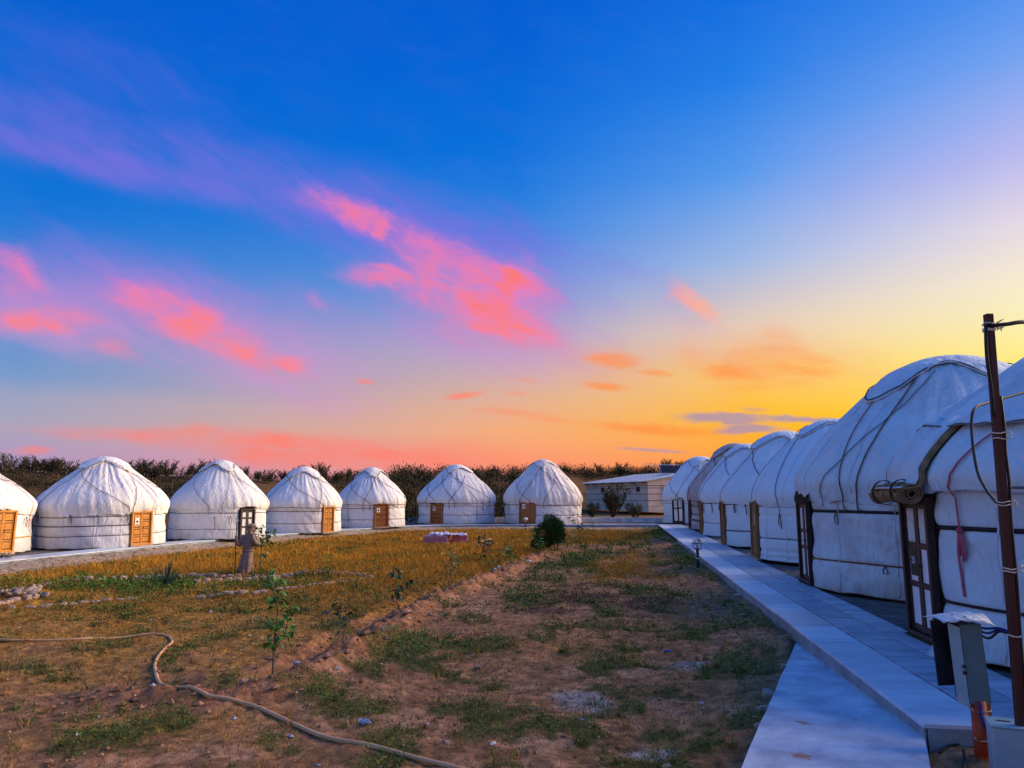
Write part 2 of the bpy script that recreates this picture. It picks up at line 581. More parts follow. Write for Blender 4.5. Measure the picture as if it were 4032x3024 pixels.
def mat_canvas(name, c, stain, amount=.5, bottom=.5, seed=0.0, bump=.35):
    """weathered tent cloth: blotches, streaks and a muddy lower edge that belong to the cloth"""
    m, nt, b = mat_base(name, .85, .2)
    N, L = nt.nodes, nt.links
    tc = N.new('ShaderNodeTexCoord')
    mp = N.new('ShaderNodeMapping')
    mp.inputs['Location'].default_value = (seed, seed * .7, seed * .3)
    L.new(tc.outputs['Object'], mp.inputs[0])

    def nz(scale, st=(1, 1, 1), det=5):
        q = N.new('ShaderNodeMapping')
        q.inputs['Scale'].default_value = st
        L.new(mp.outputs[0], q.inputs[0])
        t = N.new('ShaderNodeTexNoise')
        t.inputs['Scale'].default_value = scale
        t.inputs['Detail'].default_value = det
        t.inputs['Roughness'].default_value = .62
        L.new(q.outputs[0], t.inputs['Vector'])
        return t.outputs[0]

    def rng(v, a, bb, c0=0.0, c1=1.0):
        q = N.new('ShaderNodeMapRange')
        q.inputs[1].default_value = a
        q.inputs[2].default_value = bb
        q.inputs[3].default_value = c0
        q.inputs[4].default_value = c1
        L.new(v, q.inputs[0])
        return q.outputs[0]

    def mx(f, a, bb):
        q = N.new('ShaderNodeMix')
        q.data_type = 'RGBA'
        if hasattr(f, 'is_output'):
            L.new(f, q.inputs[0])
        else:
            q.inputs[0].default_value = f
        for s, v in ((q.inputs[6], a), (q.inputs[7], bb)):
            if hasattr(v, 'is_output'):
                L.new(v, s)
            else:
                s.default_value = (*v, 1)
        return q.outputs[2]

    col = mx(rng(nz(1.1), .42, .72, 0, amount), c, stain)
    col = mx(rng(nz(2.4, (1, 1, .22)), .5, .75, 0, amount * .7), col, stain)
    sp = N.new('ShaderNodeSeparateXYZ')
    L.new(tc.outputs['Object'], sp.inputs[0])
    zz = N.new('ShaderNodeMath')
    zz.operation = 'MULTIPLY_ADD'
    L.new(nz(3.0), zz.inputs[0])
    zz.inputs[1].default_value = .9
    L.new(sp.outputs[2], zz.inputs[2])
    mud = tuple(.55 * s_ for s_ in stain)
    col = mx(rng(zz.outputs[0], .85, .35, 0, bottom), col, mud)
    L.new(col, b.inputs['Base Color'])
    bp = N.new('ShaderNodeBump')
    bp.inputs['Strength'].default_value = min(1.0, bump * 1.35)
    bp.inputs['Distance'].default_value = .075
    a_ = N.new('ShaderNodeMath')
    a_.operation = 'ADD'
    rd = N.new('ShaderNodeMath')          # sharp creases: folded noise
    rd.operation = 'ABSOLUTE'
    rs_ = N.new('ShaderNodeMath')
    rs_.operation = 'SUBTRACT'
    L.new(nz(2.2, (1.7, 1.7, .7), 2), rs_.inputs[0])
    rs_.inputs[1].default_value = .5
    L.new(rs_.outputs[0], rd.inputs[0])
    ml = N.new('ShaderNodeMath')
    ml.operation = 'MULTIPLY_ADD'
    L.new(rd.outputs[0], ml.inputs[0])
    ml.inputs[1].default_value = 2.2
    L.new(nz(4.2, (1, 1, .45), 3), ml.inputs[2])
    L.new(ml.outputs[0], a_.inputs[0])
    L.new(rng(nz(90, (1, 1, 1), 2), 0, 1, 0, .05), a_.inputs[1])
    L.new(a_.outputs[0], bp.inputs['Height'])
    L.new(bp.outputs[0], b.inputs['Normal'])
    return m


def mat_vcol(name, rough=.95, scale=14.0, amp=.5, bump=.5, bscale=22.0, trans=0.0):
    """colour attribute multiplied by noise"""
    m, nt, b = mat_base(name, rough, .15)
    N, L = nt.nodes, nt.links
    a = N.new('ShaderNodeAttribute')
    a.attribute_name = 'Col'
    tc = N.new('ShaderNodeTexCoord')
    t = N.new('ShaderNodeTexNoise')
    t.inputs['Scale'].default_value = scale
    t.inputs['Detail'].default_value = 8
    t.inputs['Roughness'].default_value = .7
    L.new(tc.outputs['Object'], t.inputs['Vector'])
    r = N.new('ShaderNodeMapRange')
    r.inputs[1].default_value = .3
    r.inputs[2].default_value = .7
    r.inputs[3].default_value = 1 - amp
    r.inputs[4].default_value = 1 + amp
    L.new(t.outputs[0], r.inputs[0])
    q = N.new('ShaderNodeMix')
    q.data_type = 'RGBA'
    q.blend_type = 'MULTIPLY'
    q.inputs[0].default_value = 1.0
    L.new(a.outputs['Color'], q.inputs[6])
    L.new(r.outputs[0], q.inputs[7])
    L.new(q.outputs[2], b.inputs['Base Color'])
    if bump:
        t2 = N.new('ShaderNodeTexNoise')
        t2.inputs['Scale'].default_value = bscale
        t2.inputs['Detail'].default_value = 8
        t2.inputs['Roughness'].default_value = .7
        L.new(tc.outputs['Object'], t2.inputs['Vector'])
        bp = N.new('ShaderNodeBump')
        bp.inputs['Strength'].default_value = bump
        bp.inputs['Distance'].default_value = .04
        L.new(t2.outputs[0], bp.inputs['Height'])
        L.new(bp.outputs[0], b.inputs['Normal'])
    return m


M = {}
M['ground'] = mat_vcol('ground_soil', scale=7, amp=.72, bump=1.0, bscale=13)
M['blade'] = mat_vcol('grass_blades', rough=.8, scale=3, amp=.25, bump=0)
M['leaf'] = mat_vcol('leaves', rough=.6, scale=8, amp=.35, bump=0)
M['marble'] = mat_noise('marble', (.20, .29, .40), (.46, .56, .66), 1.5, .38, .12, 30, .45, (.9, 3.2, 1), 8, .36, .64)
def marble_vary():
    nt = M['marble'].node_tree
    N, L = nt.nodes, nt.links
    oi = N.new('ShaderNodeObjectInfo')
    mp = [n for n in N if n.type == 'MAPPING'][0]
    tc = [n for n in N if n.type == 'TEX_COORD'][0]
    ad = N.new('ShaderNodeVectorMath')
    ad.operation = 'MULTIPLY_ADD'
    L.new(oi.outputs['Random'], ad.inputs[0])
    ad.inputs[1].default_value = (37, 11, 5)
    L.new(tc.outputs['Object'], ad.inputs[2])
    L.new(ad.outputs[0], mp.inputs[0])
    b = nt.nodes['Principled BSDF']
    src = b.inputs['Base Color'].links[0].from_socket
    mr = N.new('ShaderNodeMapRange')
    mr.inputs[3].default_value = .78
    mr.inputs[4].default_value = 1.12
    L.new(oi.outputs['Random'], mr.inputs[0])
    q = N.new('ShaderNodeMix')
    q.data_type = 'RGBA'
    q.blend_type = 'MULTIPLY'
    q.inputs[0].default_value = 1
    L.new(src, q.inputs[6])
    L.new(mr.outputs[0], q.inputs[7])
    L.new(q.outputs[2], b.inputs['Base Color'])


marble_vary()
M['marble_light'] = M['marble'].copy()
for _n in M['marble_light'].node_tree.nodes:
    if _n.type == 'VALTORGB':
        _n.color_ramp.elements[0].color = (.44, .52, .62, 1)
        _n.color_ramp.elements[1].color = (.66, .72, .80, 1)
M['mortar'] = mat_noise('mortar', (.025, .028, .035), (.05, .055, .065), 6, .9)
M['marble_side'] = mat_noise('marble_side', (.20, .23, .27), (.33, .37, .42), 2.5, .7, .2, 25, .3)
def concrete_mat():
    m = mat_noise('concrete', (.34, .40, .48), (.70, .75, .82), 2.2, .75, .3, 45, .3, detail=10)
    nt = m.node_tree
    N, L = nt.nodes, nt.links
    b = nt.nodes['Principled BSDF']
    tc = [n for n in N if n.type == 'TEX_COORD'][0]
    col = b.inputs['Base Color'].links[0].from_socket

    def mixin(f, c):
        nonlocal col
        q = N.new('ShaderNodeMix')
        q.data_type = 'RGBA'
        L.new(f, q.inputs[0])
        L.new(col, q.inputs[6])
        q.inputs[7].default_value = (*c, 1)
        col = q.outputs[2]

    def rng_(v, a, b_, c=0.0, d=1.0):
        q = N.new('ShaderNodeMapRange')
        for i_, x in enumerate((a, b_, c, d)):
            q.inputs[i_ + 1].default_value = x
        L.new(v, q.inputs[0])
        return q.outputs[0]

    def nz(sc, det=6):
        t = N.new('ShaderNodeTexNoise')
        t.inputs['Scale'].default_value = sc
        t.inputs['Detail'].default_value = det
        L.new(tc.outputs['Object'], t.inputs['Vector'])
        return t.outputs[0]
    mixin(rng_(nz(.9, 4), .45, .75, 0, .5), (.36, .40, .46))
    mixin(rng_(nz(30, 3), .66, .74, 0, .7), (.20, .19, .19))
    # patches of rust-brown mud trodden onto the slab
    for k_, (px, py, r) in enumerate([(1735, 1563, .085), (1730, 1639, .10), (1783, 1474, .055), (1755, 1478, .03)]):
        c = gp(px, py, -.12)
        d = N.new('ShaderNodeVectorMath')
        d.operation = 'DISTANCE'
        L.new(tc.outputs['Object'], d.inputs[0])
        d.inputs[1].default_value = (c[0], c[1], -.12)
        a = N.new('ShaderNodeMath')
        a.operation = 'MULTIPLY_ADD'
        L.new(nz(16 + k_, 6), a.inputs[0])
        a.inputs[1].default_value = r * 2.2
        L.new(d.outputs['Value'], a.inputs[2])
        mixin(rng_(a.outputs[0], r * 2.05, r * 1.5, 0, .85), (.34, .16, .07))
    L.new(col, b.inputs['Base Color'])
    return m


M['concrete'] = concrete_mat()
M['iron'] = mat_noise('black_iron', (.012, .012, .014), (.03, .028, .028), 20, .5, .1, 60, .4)
M['rust_post'] = mat_noise('red_lead_post', (.035, .008, .006), (.075, .016, .010), 6, .6, .2, 50, .4, (1, 1, .2))
M['red_pipe'] = mat_noise('red_pipe', (.30, .035, .012), (.45, .06, .02), 8, .5, .1, 50, .4)
M['dark_wood'] = mat_noise('dark_wood', (.012, .007, .006), (.04, .018, .012), 9, .5, .2, 60, .4, (6, 6, .6))
M['honey_wood'] = mat_noise('honey_wood', (.42, .15, .014), (.72, .29, .03), 5, .45, .12, 60, .4, (5, 5, .5))
M['brown_wood'] = mat_noise('brown_wood', (.26, .085, .018), (.44, .16, .035), 5, .5, .15, 60, .4, (5, 5, .5))
M['old_wood'] = mat_noise('old_wood', (.13, .06, .022), (.42, .19, .06), 7, .6, .2, 60, .3, (4, 4, .5))
M['white_pane'] = mat_noise('white_pane', (.72, .76, .80), (.84, .86, .88), 3, .35, .05, 30, .5)
M['paper'] = mat_noise('paper', (.80, .80, .78), (.88, .88, .86), 8, .7)
M['ink'] = mat_noise('ink', (.02, .02, .025), (.03, .03, .03), 8, .7)
M['red_ink'] = mat_noise('red_ink', (.55, .02, .02), (.62, .04, .03), 8, .7)
M['black_plate'] = mat_noise('black_plate', (.012, .014, .02), (.03, .034, .045), 8, .4)
M['felt'] = mat_noise('brown_felt', (.16, .10, .05), (.34, .24, .13), 7, .95, .5, 80, .1)
M['felt_dark'] = mat_noise('dark_felt', (.025, .018, .012), (.09, .06, .03), 9, .95, .5, 80, .1)
M['stone'] = mat_noise('stone', (.26, .18, .14), (.56, .42, .34), 7, .85, .5, 30, .2)
M['pebble'] = mat_noise('pebble', (.22, .20, .19), (.60, .57, .55), 3, .85, .3, 30, .2)
M['statue'] = mat_noise('cast_stone', (.20, .135, .105), (.36, .255, .20), 6, .8, .35, 60, .2)
M['hose'] = mat_noise('hose', (.72, .36, .14), (.86, .48, .23), 4, .5, .1, 60, .4)
M['plaster'] = mat_noise('plaster', (.68, .54, .44), (.80, .66, .55), 1.2, .9, .2, 40, .2)
M['maroon'] = mat_noise('maroon_paint', (.10, .025, .03), (.16, .04, .045), 6, .7)
M['metal_roof'] = mat_noise('metal_roof', (.50, .55, .62), (.66, .70, .76), 1.0, .42, .05, 20, .5)
M['galv'] = mat_noise('galvanised', (.38, .46, .52), (.56, .63, .68), 4, .45, .15, 20, .5, metal=.2)
M['grey_box'] = mat_noise('grey_enamel', (.05, .14, .17), (.08, .18, .21), 5, .45, .05, 40, .4)
M['grey_box_light'] = mat_noise('light_enamel', (.22, .34, .40), (.29, .42, .48), 5, .45, .05, 40, .4)
M['cable'] = mat_noise('black_cable', (.008, .008, .010), (.016, .016, .018), 9, .5)
M['blue_cable'] = mat_noise('blue_cable', (.010, .02, .16), (.02, .04, .24), 9, .45)
M['grey_cable'] = mat_noise('grey_cable', (.03, .035, .045), (.055, .06, .07), 9, .7, 0, 1, .2)
M['string'] = mat_noise('string', (.55, .52, .42), (.70, .66, .55), 20, .9)
M['solar'] = mat_noise('solar_tubes', (.008, .008, .012), (.02, .02, .026), 9, .3)
M['bark'] = mat_noise('bark', (.05, .035, .025), (.13, .09, .06), 12, .9, .4, 40, .2, (3, 3, .6))
M['twig'] = mat_noise('green_twig', (.10, .08, .04), (.20, .16, .08), 12, .8)
M['pink_foam'] = mat_noise('pink_foam', (.58, .20, .27), (.74, .34, .40), 6, .8, .2, 30)
M['film'] = mat_noise('plastic_film', (.66, .58, .74), (.85, .80, .88), 4, .3, .3, 20, .5)
M['blue_plastic'] = mat_noise('blue_plastic', (.03, .10, .35), (.08, .20, .5), 6, .4)
M['pale_plastic'] = mat_noise('pale_blue_plastic', (.20, .30, .40), (.34, .44, .52), 6, .4)
M['yellow'] = mat_noise('yellow_paint', (.75, .38, .02), (.85, .48, .04), 6, .6)
M['red_petal'] = mat_noise('red_petal', (.5, .015, .01), (.6, .03, .02), 6, .6)
STRAP = {
    'grey': mat_noise('strap_grey', (.10, .10, .12), (.17, .17, .19), 12, .9),
    'dark': mat_noise('strap_dark', (.018, .016, .02), (.04, .035, .04), 12, .9),
    'maroon': mat_noise('strap_maroon', (.15, .03, .03), (.24, .055, .05), 12, .9),
    'plum': mat_noise('strap_plum', (.09, .035, .05), (.15, .06, .075), 12, .9),
    'brown': mat_noise('strap_brown', (.13, .07, .04), (.22, .13, .08), 12, .9),
    'pink': mat_noise('strap_pink', (.38, .07, .10), (.50, .12, .16), 12, .9),
    'yellow': mat_noise('strap_yellow', (.70, .30, .02), (.80, .40, .04), 12, .8),
    'orange': mat_noise('strap_orange', (.45, .12, .03), (.55, .18, .05), 12, .8),
    'blue': mat_noise('strap_blue', (.08, .10, .17), (.14, .17, .26), 12, .9),
}


def glass_mat():
    m, nt, b = mat_base('clear_globe', .06, .5)
    b.inputs['Base Color'].default_value = (.93, .95, 1, 1)
    b.inputs['Transmission Weight'].default_value = .85
    b.inputs['IOR'].default_value = 1.15
    return m


M['globe'] = glass_mat()
M['opal'] = mat_noise('opal_globe', (.70, .66, .66), (.80, .76, .76), 3, .3, 0, 1, .5)

# ---------------------------------------------------------------- layout of the place
PDIR = np.array((0.1424, 0.9898))          # the straight path's run
PNOR = np.array((0.9898, -0.1424))         # to its right
P0 = np.array((3.47, 6.56))                # near left corner of the path
PW = 1.5
PLEN = 43.4
PEND = P0 + PDIR * PLEN
ARC = [(-17.6, 4.0), (-16.6, 12.0), (-15.75, 17.5), (-14.94, 22.03), (-14.25, 25.6), (-13.27, 30.5), (-11.9, 35.3), (-9.6, 41.4), (-6.7, 46.6), (-3.2, 48.5), (3.0, 49.0), (PEND[0] + .02, 49.55)]
ARCS = np.array(spline(ARC, 4))            # front edge of the curved path
GPOLY = np.array([tuple(P0), tuple(PEND)] + [tuple(p) for p in ARCS[::-1][1:]] + [(-18, -12), (14, -12), (14, 6.4), (P0[0] + .02, P0[1] - .02)])


def sd_poly(x, y, poly=GPOLY):
    """signed distance, positive inside"""
    x = np.asarray(x, float)
    y = np.asarray(y, float)
    best = np.full(x.shape, 1e9)
    ins = np.zeros(x.shape, bool)
    n = len(poly)
    for i in range(n):
        ax, ay = poly[i]
        bx, by = poly[(i + 1) % n]
        ex, ey = bx - ax, by - ay
        L2 = ex * ex + ey * ey + 1e-12
        t = np.clip(((x - ax) * ex + (y - ay) * ey) / L2, 0, 1)
        d = (x - ax - t * ex) ** 2 + (y - ay - t * ey) ** 2
        best = np.minimum(best, d)
        cond = ((ay > y) != (by > y)) & (x < (bx - ax) * (y - ay) / (by - ay + 1e-15) + ax)
        ins ^= cond
    d = np.sqrt(best)
    return np.where(ins, d, -d)


def dist_line(x, y, pts):
    best = np.full(np.shape(x), 1e9)
    tt = np.zeros(np.shape(x))
    sg = np.zeros(np.shape(x))
    for i in range(len(pts) - 1):
        ax, ay = pts[i]
        bx, by = pts[i + 1]
        ex, ey = bx - ax, by - ay
        L2 = ex * ex + ey * ey
        t = np.clip(((x - ax) * ex + (y - ay) * ey) / L2, 0, 1)
        d = (x - ax - t * ex) ** 2 + (y - ay - t * ey) ** 2
        s = np.sign((x - ax) * ey - (y - ay) * ex)
        m = d < best
        best = np.where(m, d, best)
        tt = np.where(m, i + t, tt)
        sg = np.where(m, s, sg)
    return np.sqrt(best), tt, sg


GZ = -.30
FURROW = [gp(*p, GZ) for p in [(1190, 1190), (1130, 1215), (1040, 1250), (960, 1280), (870, 1320), (800, 1365), (745, 1400), (660, 1445), (590, 1480), (480, 1505), (300, 1490), (160, 1478)]]
# ring of stones round the flower bed
RING_BACK = [gp(*p, GZ + .1) for p in [(62, 1272), (90, 1262), (150, 1252), (200, 1247), (260, 1243), (330, 1240), (420, 1236), (510, 1236), (600, 1236), (700, 1232), (760, 1234), (800, 1241)]]
RING_FRONT = [gp(*p, GZ + .08) for p in [(800, 1241), (760, 1247), (700, 1256), (640, 1266), (570, 1274), (500, 1279), (430, 1284)]]
RING_LEFT = [gp(*p, GZ + .08) for p in [(-40, 1318), (20, 1310), (70, 1306), (120, 1303), (170, 1298), (230, 1292), (290, 1288)]]
RING_TAIL = [gp(*p, GZ + .08) for p in [(-40, 1312), (0, 1300), (30, 1292), (60, 1288), (85, 1282)]]
BED = np.array([gp(*p, GZ + .08) for p in [(70, 1270), (200, 1247), (420, 1236), (600, 1234), (800, 1241), (700, 1256), (570, 1274), (430, 1284), (230, 1292), (60, 1302)]])

AP_FAR = P0 + PDIR * 4.72


def apron_z(y):
    return np.interp(y, [2.0, 6.5, 11.3], [-.06, -.105, -.225])


_nl = np.array(gp(2920 / K2, 3024 / K2, -.10))
_nr = np.array(gp(3672 / K2, 3024 / K2, -.09))
AP_DL = (_nl - AP_FAR) / -(_nl - AP_FAR)[1]                     # left edge, per metre towards the viewer
AP_DR = (_nr[0] - P0[0]) / (P0[1] - .03 - _nr[1])
APRON = np.array([tuple(AP_FAR), tuple(P0), (P0[0] + AP_DR * (P0[1] - 1.6), 1.6), (AP_FAR[0] + AP_DL[0] * (AP_FAR[1] - 1.6), 1.6)])

AZS = [-180, -60, -35, -28, -22, -16, -9, -3, 3, 9, 16, 24, 60, 180]
CREST_D = [70, 62, 60, 60, 62, 66, 82, 98, 110, 126, 132, 132, 130, 70]
CREST_E = [.3, 1.2, 1.45, 1.15, .95, .95, 1.25, 1.55, 1.7, 1.75, 1.95, 2.0, 1.6, .3]
RISE = [44, 40, 38, 38, 40, 44, 56, 66, 80, 94, 98, 98, 90, 44]


def crest(azd):
    return np.interp(azd, AZS, CREST_D), np.interp(azd, AZS, CREST_E), np.interp(azd, AZS, RISE)


def ground_z(x, y, fine=True):
    x = np.asarray(x, float)
    y = np.asarray(y, float)
    sd = sd_poly(x, y)
    r = np.hypot(x, y)
    azd = np.degrees(np.arctan2(x, y))
    # outside: platform for the tents, then the scrub-covered rise
    dc, ec, rs = crest(azd)
    hc = CAM_H + dc * np.tan(np.radians(ec))
    hill = hc * sstep(rs, dc, r) * (1 - .35 * sstep(dc, dc * 1.6, r))
    hill = hill + sstep(rs, rs * 1.25, r) * (fbm(x * .09, y * .09, 5, 4) - .5) * 1.3
    out = -.07 + .02 * (fbm(x * .5, y * .5, 3, 3) - .5) + hill
    # the garden
    g = GZ + .10 * (fbm(x * .35, y * .35, 11, 3) - .5)
    if fine:
        g = g + .10 * (fbm(x * 1.6, y * 1.6, 12, 4, .6) - .5) + .05 * (fbm(x * 6, y * 6, 13, 4, .65) - .5)
    bank = np.where(x < 2.6, .20, .13)
    rim = np.where((x > P0[0] - .6) & (y < 7.1), 0.0, bank)
    g = g + rim * sstep(1.9 + .5 * vnoise(x * .7, y * .7, 4), .0, sd)
    # furrow: a ridge of dug earth with a trench on its right
    d, tt, sg = dist_line(x, y, FURROW)
    amp = .6 + .8 * fbm(x * 1.3, y * 1.3, 21, 3)
    off = d * sg
    fade = sstep(0, .6, tt) * (1 - .45 * sstep(7.5, 9.0, tt)) * sstep(11, 10, tt)
    g = g + fade * amp * (.15 * np.exp(-((off + .28) / .26) ** 2) - .14 * np.exp(-((off - .28) / .24) ** 2))
    if fine:
        g = g + fade * np.exp(-(off / .75) ** 2) * (.26 * (fbm(x * 4, y * 4, 31, 4, .7) - .5) + .14 * np.abs(vnoise(x * 6, y * 6, 35) - .5))
    # sunk flower bed
    sb = sd_poly(x, y, BED)
    g = g - .06 * sstep(0, .4, sb)
    # filled earth round the post by the path's end, and the bed under the apron
    wn = sstep(3.2, 3.7, x) * sstep(7.2, 6.7, y)
    g = g * (1 - wn) + wn * (-.16 + (.06 * (fbm(x * 3, y * 3, 51, 4) - .5) if fine else 0.0))
    sa = sd_poly(x, y, APRON)
    g = np.where(sa > -.04, np.minimum(g, apron_z(y) - .05), g)
    g = np.where((sa <= -.04) & (sa > -.4) & (x < 3.6), np.minimum(g, apron_z(y) - .05), g)
    return np.where(sd > -.55, g, out)


def gz1(x, y):
    return float(ground_z(np.array([x]), np.array([y]))[0])


def blobmask(x, y, items, z=GZ):
    m = np.zeros(np.shape(x))
    for px, py, rx, ry, a in items:
        c = gp(px, py, z)
        ex = abs(gp(px + rx, py, z)[0] - c[0]) + .02
        ey = abs(gp(px, py - ry, z)[1] - c[1]) + .02
        m = np.maximum(m, a * np.exp(-(((x - c[0]) / ex) ** 2 + ((y - c[1]) / ey) ** 2)))
    return m


GREEN = [(870, 1392, 70, 24, 1.2), (690, 1505, 90, 26, 1.0), (500, 1475, 90, 20, .9), (760, 1535, 120, 28, 1.0), (1080, 1575, 120, 26, .9), (1020, 1590, 60, 20, 1.0),
         (1300, 1348, 60, 16, .8), (1060, 1478, 30, 10, 1.0), (970, 1455, 20, 8, 1.0), (1530, 1225, 60, 14, .8), (1560, 1262, 40, 14, .8), (1450, 1160, 60, 14, .7),
         (200, 1262, 110, 12, 1.2), (330, 1265, 110, 10, 1.2), (550, 1260, 110, 10, .9), (690, 1245, 70, 7, .8), (350, 1252, 90, 8, 1.0),
         (1150, 1300, 60, 12, .7), (1050, 1215, 80, 10, .8), (1250, 1210, 60, 12, .8), (740, 1380, 40, 14, .8), (150, 1560, 80, 18, .8), (350, 1575, 100, 24, .8), (420, 1545, 70, 20, .7),
         (1430, 1585, 70, 20, 1.0), (1600, 1440, 60, 20, .8), (1550, 1600, 60, 20, .7), (1290, 1440, 40, 14, .8), (640, 1620, 80, 24, .7), (850, 1590, 90, 24, .8), (1350, 1655, 130, 14, .9),
         (300, 1185, 60, 4, .8), (640, 1180, 80, 4, .7), (1000, 1420, 90, 12, .6), (1180, 1225, 40, 10, .8), (30, 1530, 40, 10, .8), (800, 1455, 60, 16, .9), (920, 1430, 60, 10, .6)]
BARE = [(100, 1530, 160, 34, .9), (330, 1510, 120, 20, .9), (230, 1640, 260, 30, .8), (900, 1455, 120, 18, .8), (1040, 1300, 90, 14, .9), (1130, 1330, 90, 16, .7), (960, 1345, 90, 14, .9),
        (1120, 1480, 110, 20, .9), (1300, 1540, 170, 50, .9), (1500, 1500, 160, 60, .8), (1560, 1330, 100, 40, .8), (1470, 1240, 50, 22, .7), (1600, 1620, 120, 40, .7), (980, 1620, 160, 40, .6),
        (640, 1450, 70, 20, .8), (760, 1500, 60, 16, .7), (1250, 1300, 90, 14, .5), (1400, 1370, 120, 18, .5), (1500, 1420, 120, 20, .6)]
DARKW = [(1250, 1290, 110, 18, 1.0), (1180, 1320, 90, 12, .8), (1400, 1300, 70, 14, .7), (1330, 1265, 80, 10, .7)]
GRAVEL = [(1400, 1622, 60, 12, 1.2), (1490, 1440, 40, 9, 1.1), (1260, 1505, 100, 22, .8), (1380, 1500, 60, 16, .6), (1180, 1490, 70, 14, .4)]


def masks(x, y):
    """weights of the ground covers at a place"""
    n1 = fbm(x * .9, y * .9, 41, 4, .6)
    n2 = fbm(x * 3.1, y * 3.1, 43, 4, .6)
    n3 = fbm(x * .25, y * .25, 47, 3)
    sd = sd_poly(x, y)
    inside = sd > 0
    # dry standing grass fills the left and far side of the garden
    lx = np.interp(y, [4, 8, 12, 18, 26, 36, 48], [-2.5, -2.0, -1.6, -.9, .6, 2.2, 3.0])
    dry = sstep(1.6, -1.6, x - lx) * (.55 + .45 * sstep(9, 20, y))
    dry = np.maximum(dry, .75 * blobmask(x, y, [(1350, 1158, 150, 9, .9), (1250, 1170, 150, 10, .7), (1300, 1145, 200, 5, .7)]))
    dry = np.maximum(dry, .42 * sstep(.42, .62, n3))
    dry = np.maximum(dry, .62 * blobmask(x, y, [(1250, 1395, 200, 30, .95), (1000, 1395, 90, 18, .9), (1350, 1420, 120, 20, .9), (1500, 1380, 90, 20, .6)]))
    gr = blobmask(x, y, GREEN)
    bare = blobmask(x, y, BARE)
    d, tt, sg = dist_line(x, y, FURROW)
    fur = np.exp(-(d / .62) ** 2) * sstep(0, .5, tt) * sstep(11, 10, tt)
    dark = blobmask(x, y, DARKW)
    grav = blobmask(x, y, GRAVEL)
    left_edge = (x < 3.2) & (y > 8)
    da, _t, _s = dist_line(x, y, ARCS)
    bankm = sstep(2.1 + .6 * (n1 - .5), 1.2 + .6 * (n1 - .5), da) * (sd > 0)
    edge_r = np.where(bankm < .5, sstep(1.5, .4, sd), 0)
    n4 = fbm(x * 1.7 + 5, y * 1.7, 53, 4, .6)
    gr = sstep(.30, .70, gr * .9 + (n2 - .5) * .9 + .75 * sstep(.50, .68, n4) - .10)
    dry = sstep(.22, .85, dry + (n2 - .5) * .55 + (n1 - .5) * .5 - .65 * bare - .5 * fur)
    dry = dry * (1 - bankm) * (1 - .8 * edge_r)
    gr = gr * (1 - .92 * bankm) * (1 - .75 * fur)
    dark = sstep(.35, .8, dark + (n2 - .5) * .9 + .35 * sstep(.52, .66, fbm(x * .7, y * .7, 57, 4, .6)))
    grav = sstep(.35, .8, grav + (n2 - .5) * .9)
    return dict(dry=dry, green=gr, furrow=fur, dark=dark, gravel=grav, bank=bankm, inside=inside, n1=n1, n2=n2, n3=n3, sd=sd, edge=edge_r, bare=bare)


def ground_col(x, y):
    k = masks(x, y)
    n1, n2, n3 = k['n1'][..., None], k['n2'][..., None], k['n3'][..., None]

    def mixc(c, c2, f):
        f = np.clip(f, 0, 1)
        f = f[..., None] if f.ndim == c.ndim - 1 else f
        return c * (1 - f) + np.array(c2) * f
    c = np.ones(np.shape(x) + (3,)) * np.array((.42, .205, .095))
    c = mixc(c, (.52, .275, .15), sstep(.5, .75, k['n1']))
    c = mixc(c, (.22, .11, .046), sstep(.56, .36, k['n2']) * .85)
    c = mixc(c, (.40, .155, .07), k['furrow'] * .7)
    c = mixc(c, (.46, .225, .024), k['dry'] * .9)
    c = mixc(c, (.075, .085, .016), k['green'] * .9)
    c = mixc(c, (.085, .05, .032), k['dark'] * .7)
    c = mixc(c, (.42, .39, .36), k['gravel'] * .7)
    c = mixc(c, (.40, .32, .23), k['bank'] * .8)
    c = mixc(c, (.33, .18, .10), k['edge'] * .6)
    # outside the garden: grey trodden earth by the tents, sandy rise behind
    r = np.hypot(x, y)
    azd = np.degrees(np.arctan2(x, y))
    dc, ec, rs = crest(azd)
    o = np.ones(np.shape(x) + (3,)) * np.array((.14, .13, .12))
    o = mixc(o, (.15, .14, .14), sstep(.4, .7, k['n2']))
    o = mixc(o, (.20, .115, .045), sstep(34, 40, r) * sstep(-2.5, -4.5, k['sd']))
    o = mixc(o, (.13, .068, .026), sstep(rs * .95, rs * 1.05, r))
    o = mixc(o, (.07, .05, .022), sstep(.4, .62, k['n3']) * sstep(rs * .95, rs * 1.05, r) * .7)
    return np.where(k['inside'][..., None], c, o)


def build_ground():
    azf = np.arange(-46, 46.01, .16)
    azc = np.concatenate([np.arange(-180, -46, 4.0), azf, np.arange(50, 180, 4.0)])
    rad = [1.2]
    while rad[-1] < 900:
        r = rad[-1]
        rad.append(r + max(.03, r * (.0095 if r < 60 else .018 if r < 160 else .06)))
    rad = np.array(rad)
    A, R = np.meshgrid(np.radians(azc), rad)
    x, y = R * np.sin(A), R * np.cos(A)
    z = ground_z(x, y)
    # keep clear of the paths' bodies
    col = ground_col(x, y)
    nr, na = x.shape
    V = np.stack([x, y, z], -1).reshape(-1, 3)
    C = col.reshape(-1, 3)
    i = np.arange(nr - 1)[:, None] * na
    j = np.arange(na)[None, :]
    j2 = (j + 1) % na
    F = np.stack([i + j, i + j2, i + na + j2, i + na + j], -1).reshape(-1, 4)[:, ::-1]
    # centre cap
    V = np.vstack([V, [[0, 0, GZ]]])
    C = np.vstack([C, [[.27, .125, .075]]])
    o = link('ground', mesh_np('ground', V, F, C), M['ground'])
    tag(o, kind='structure')
    return o


build_ground()


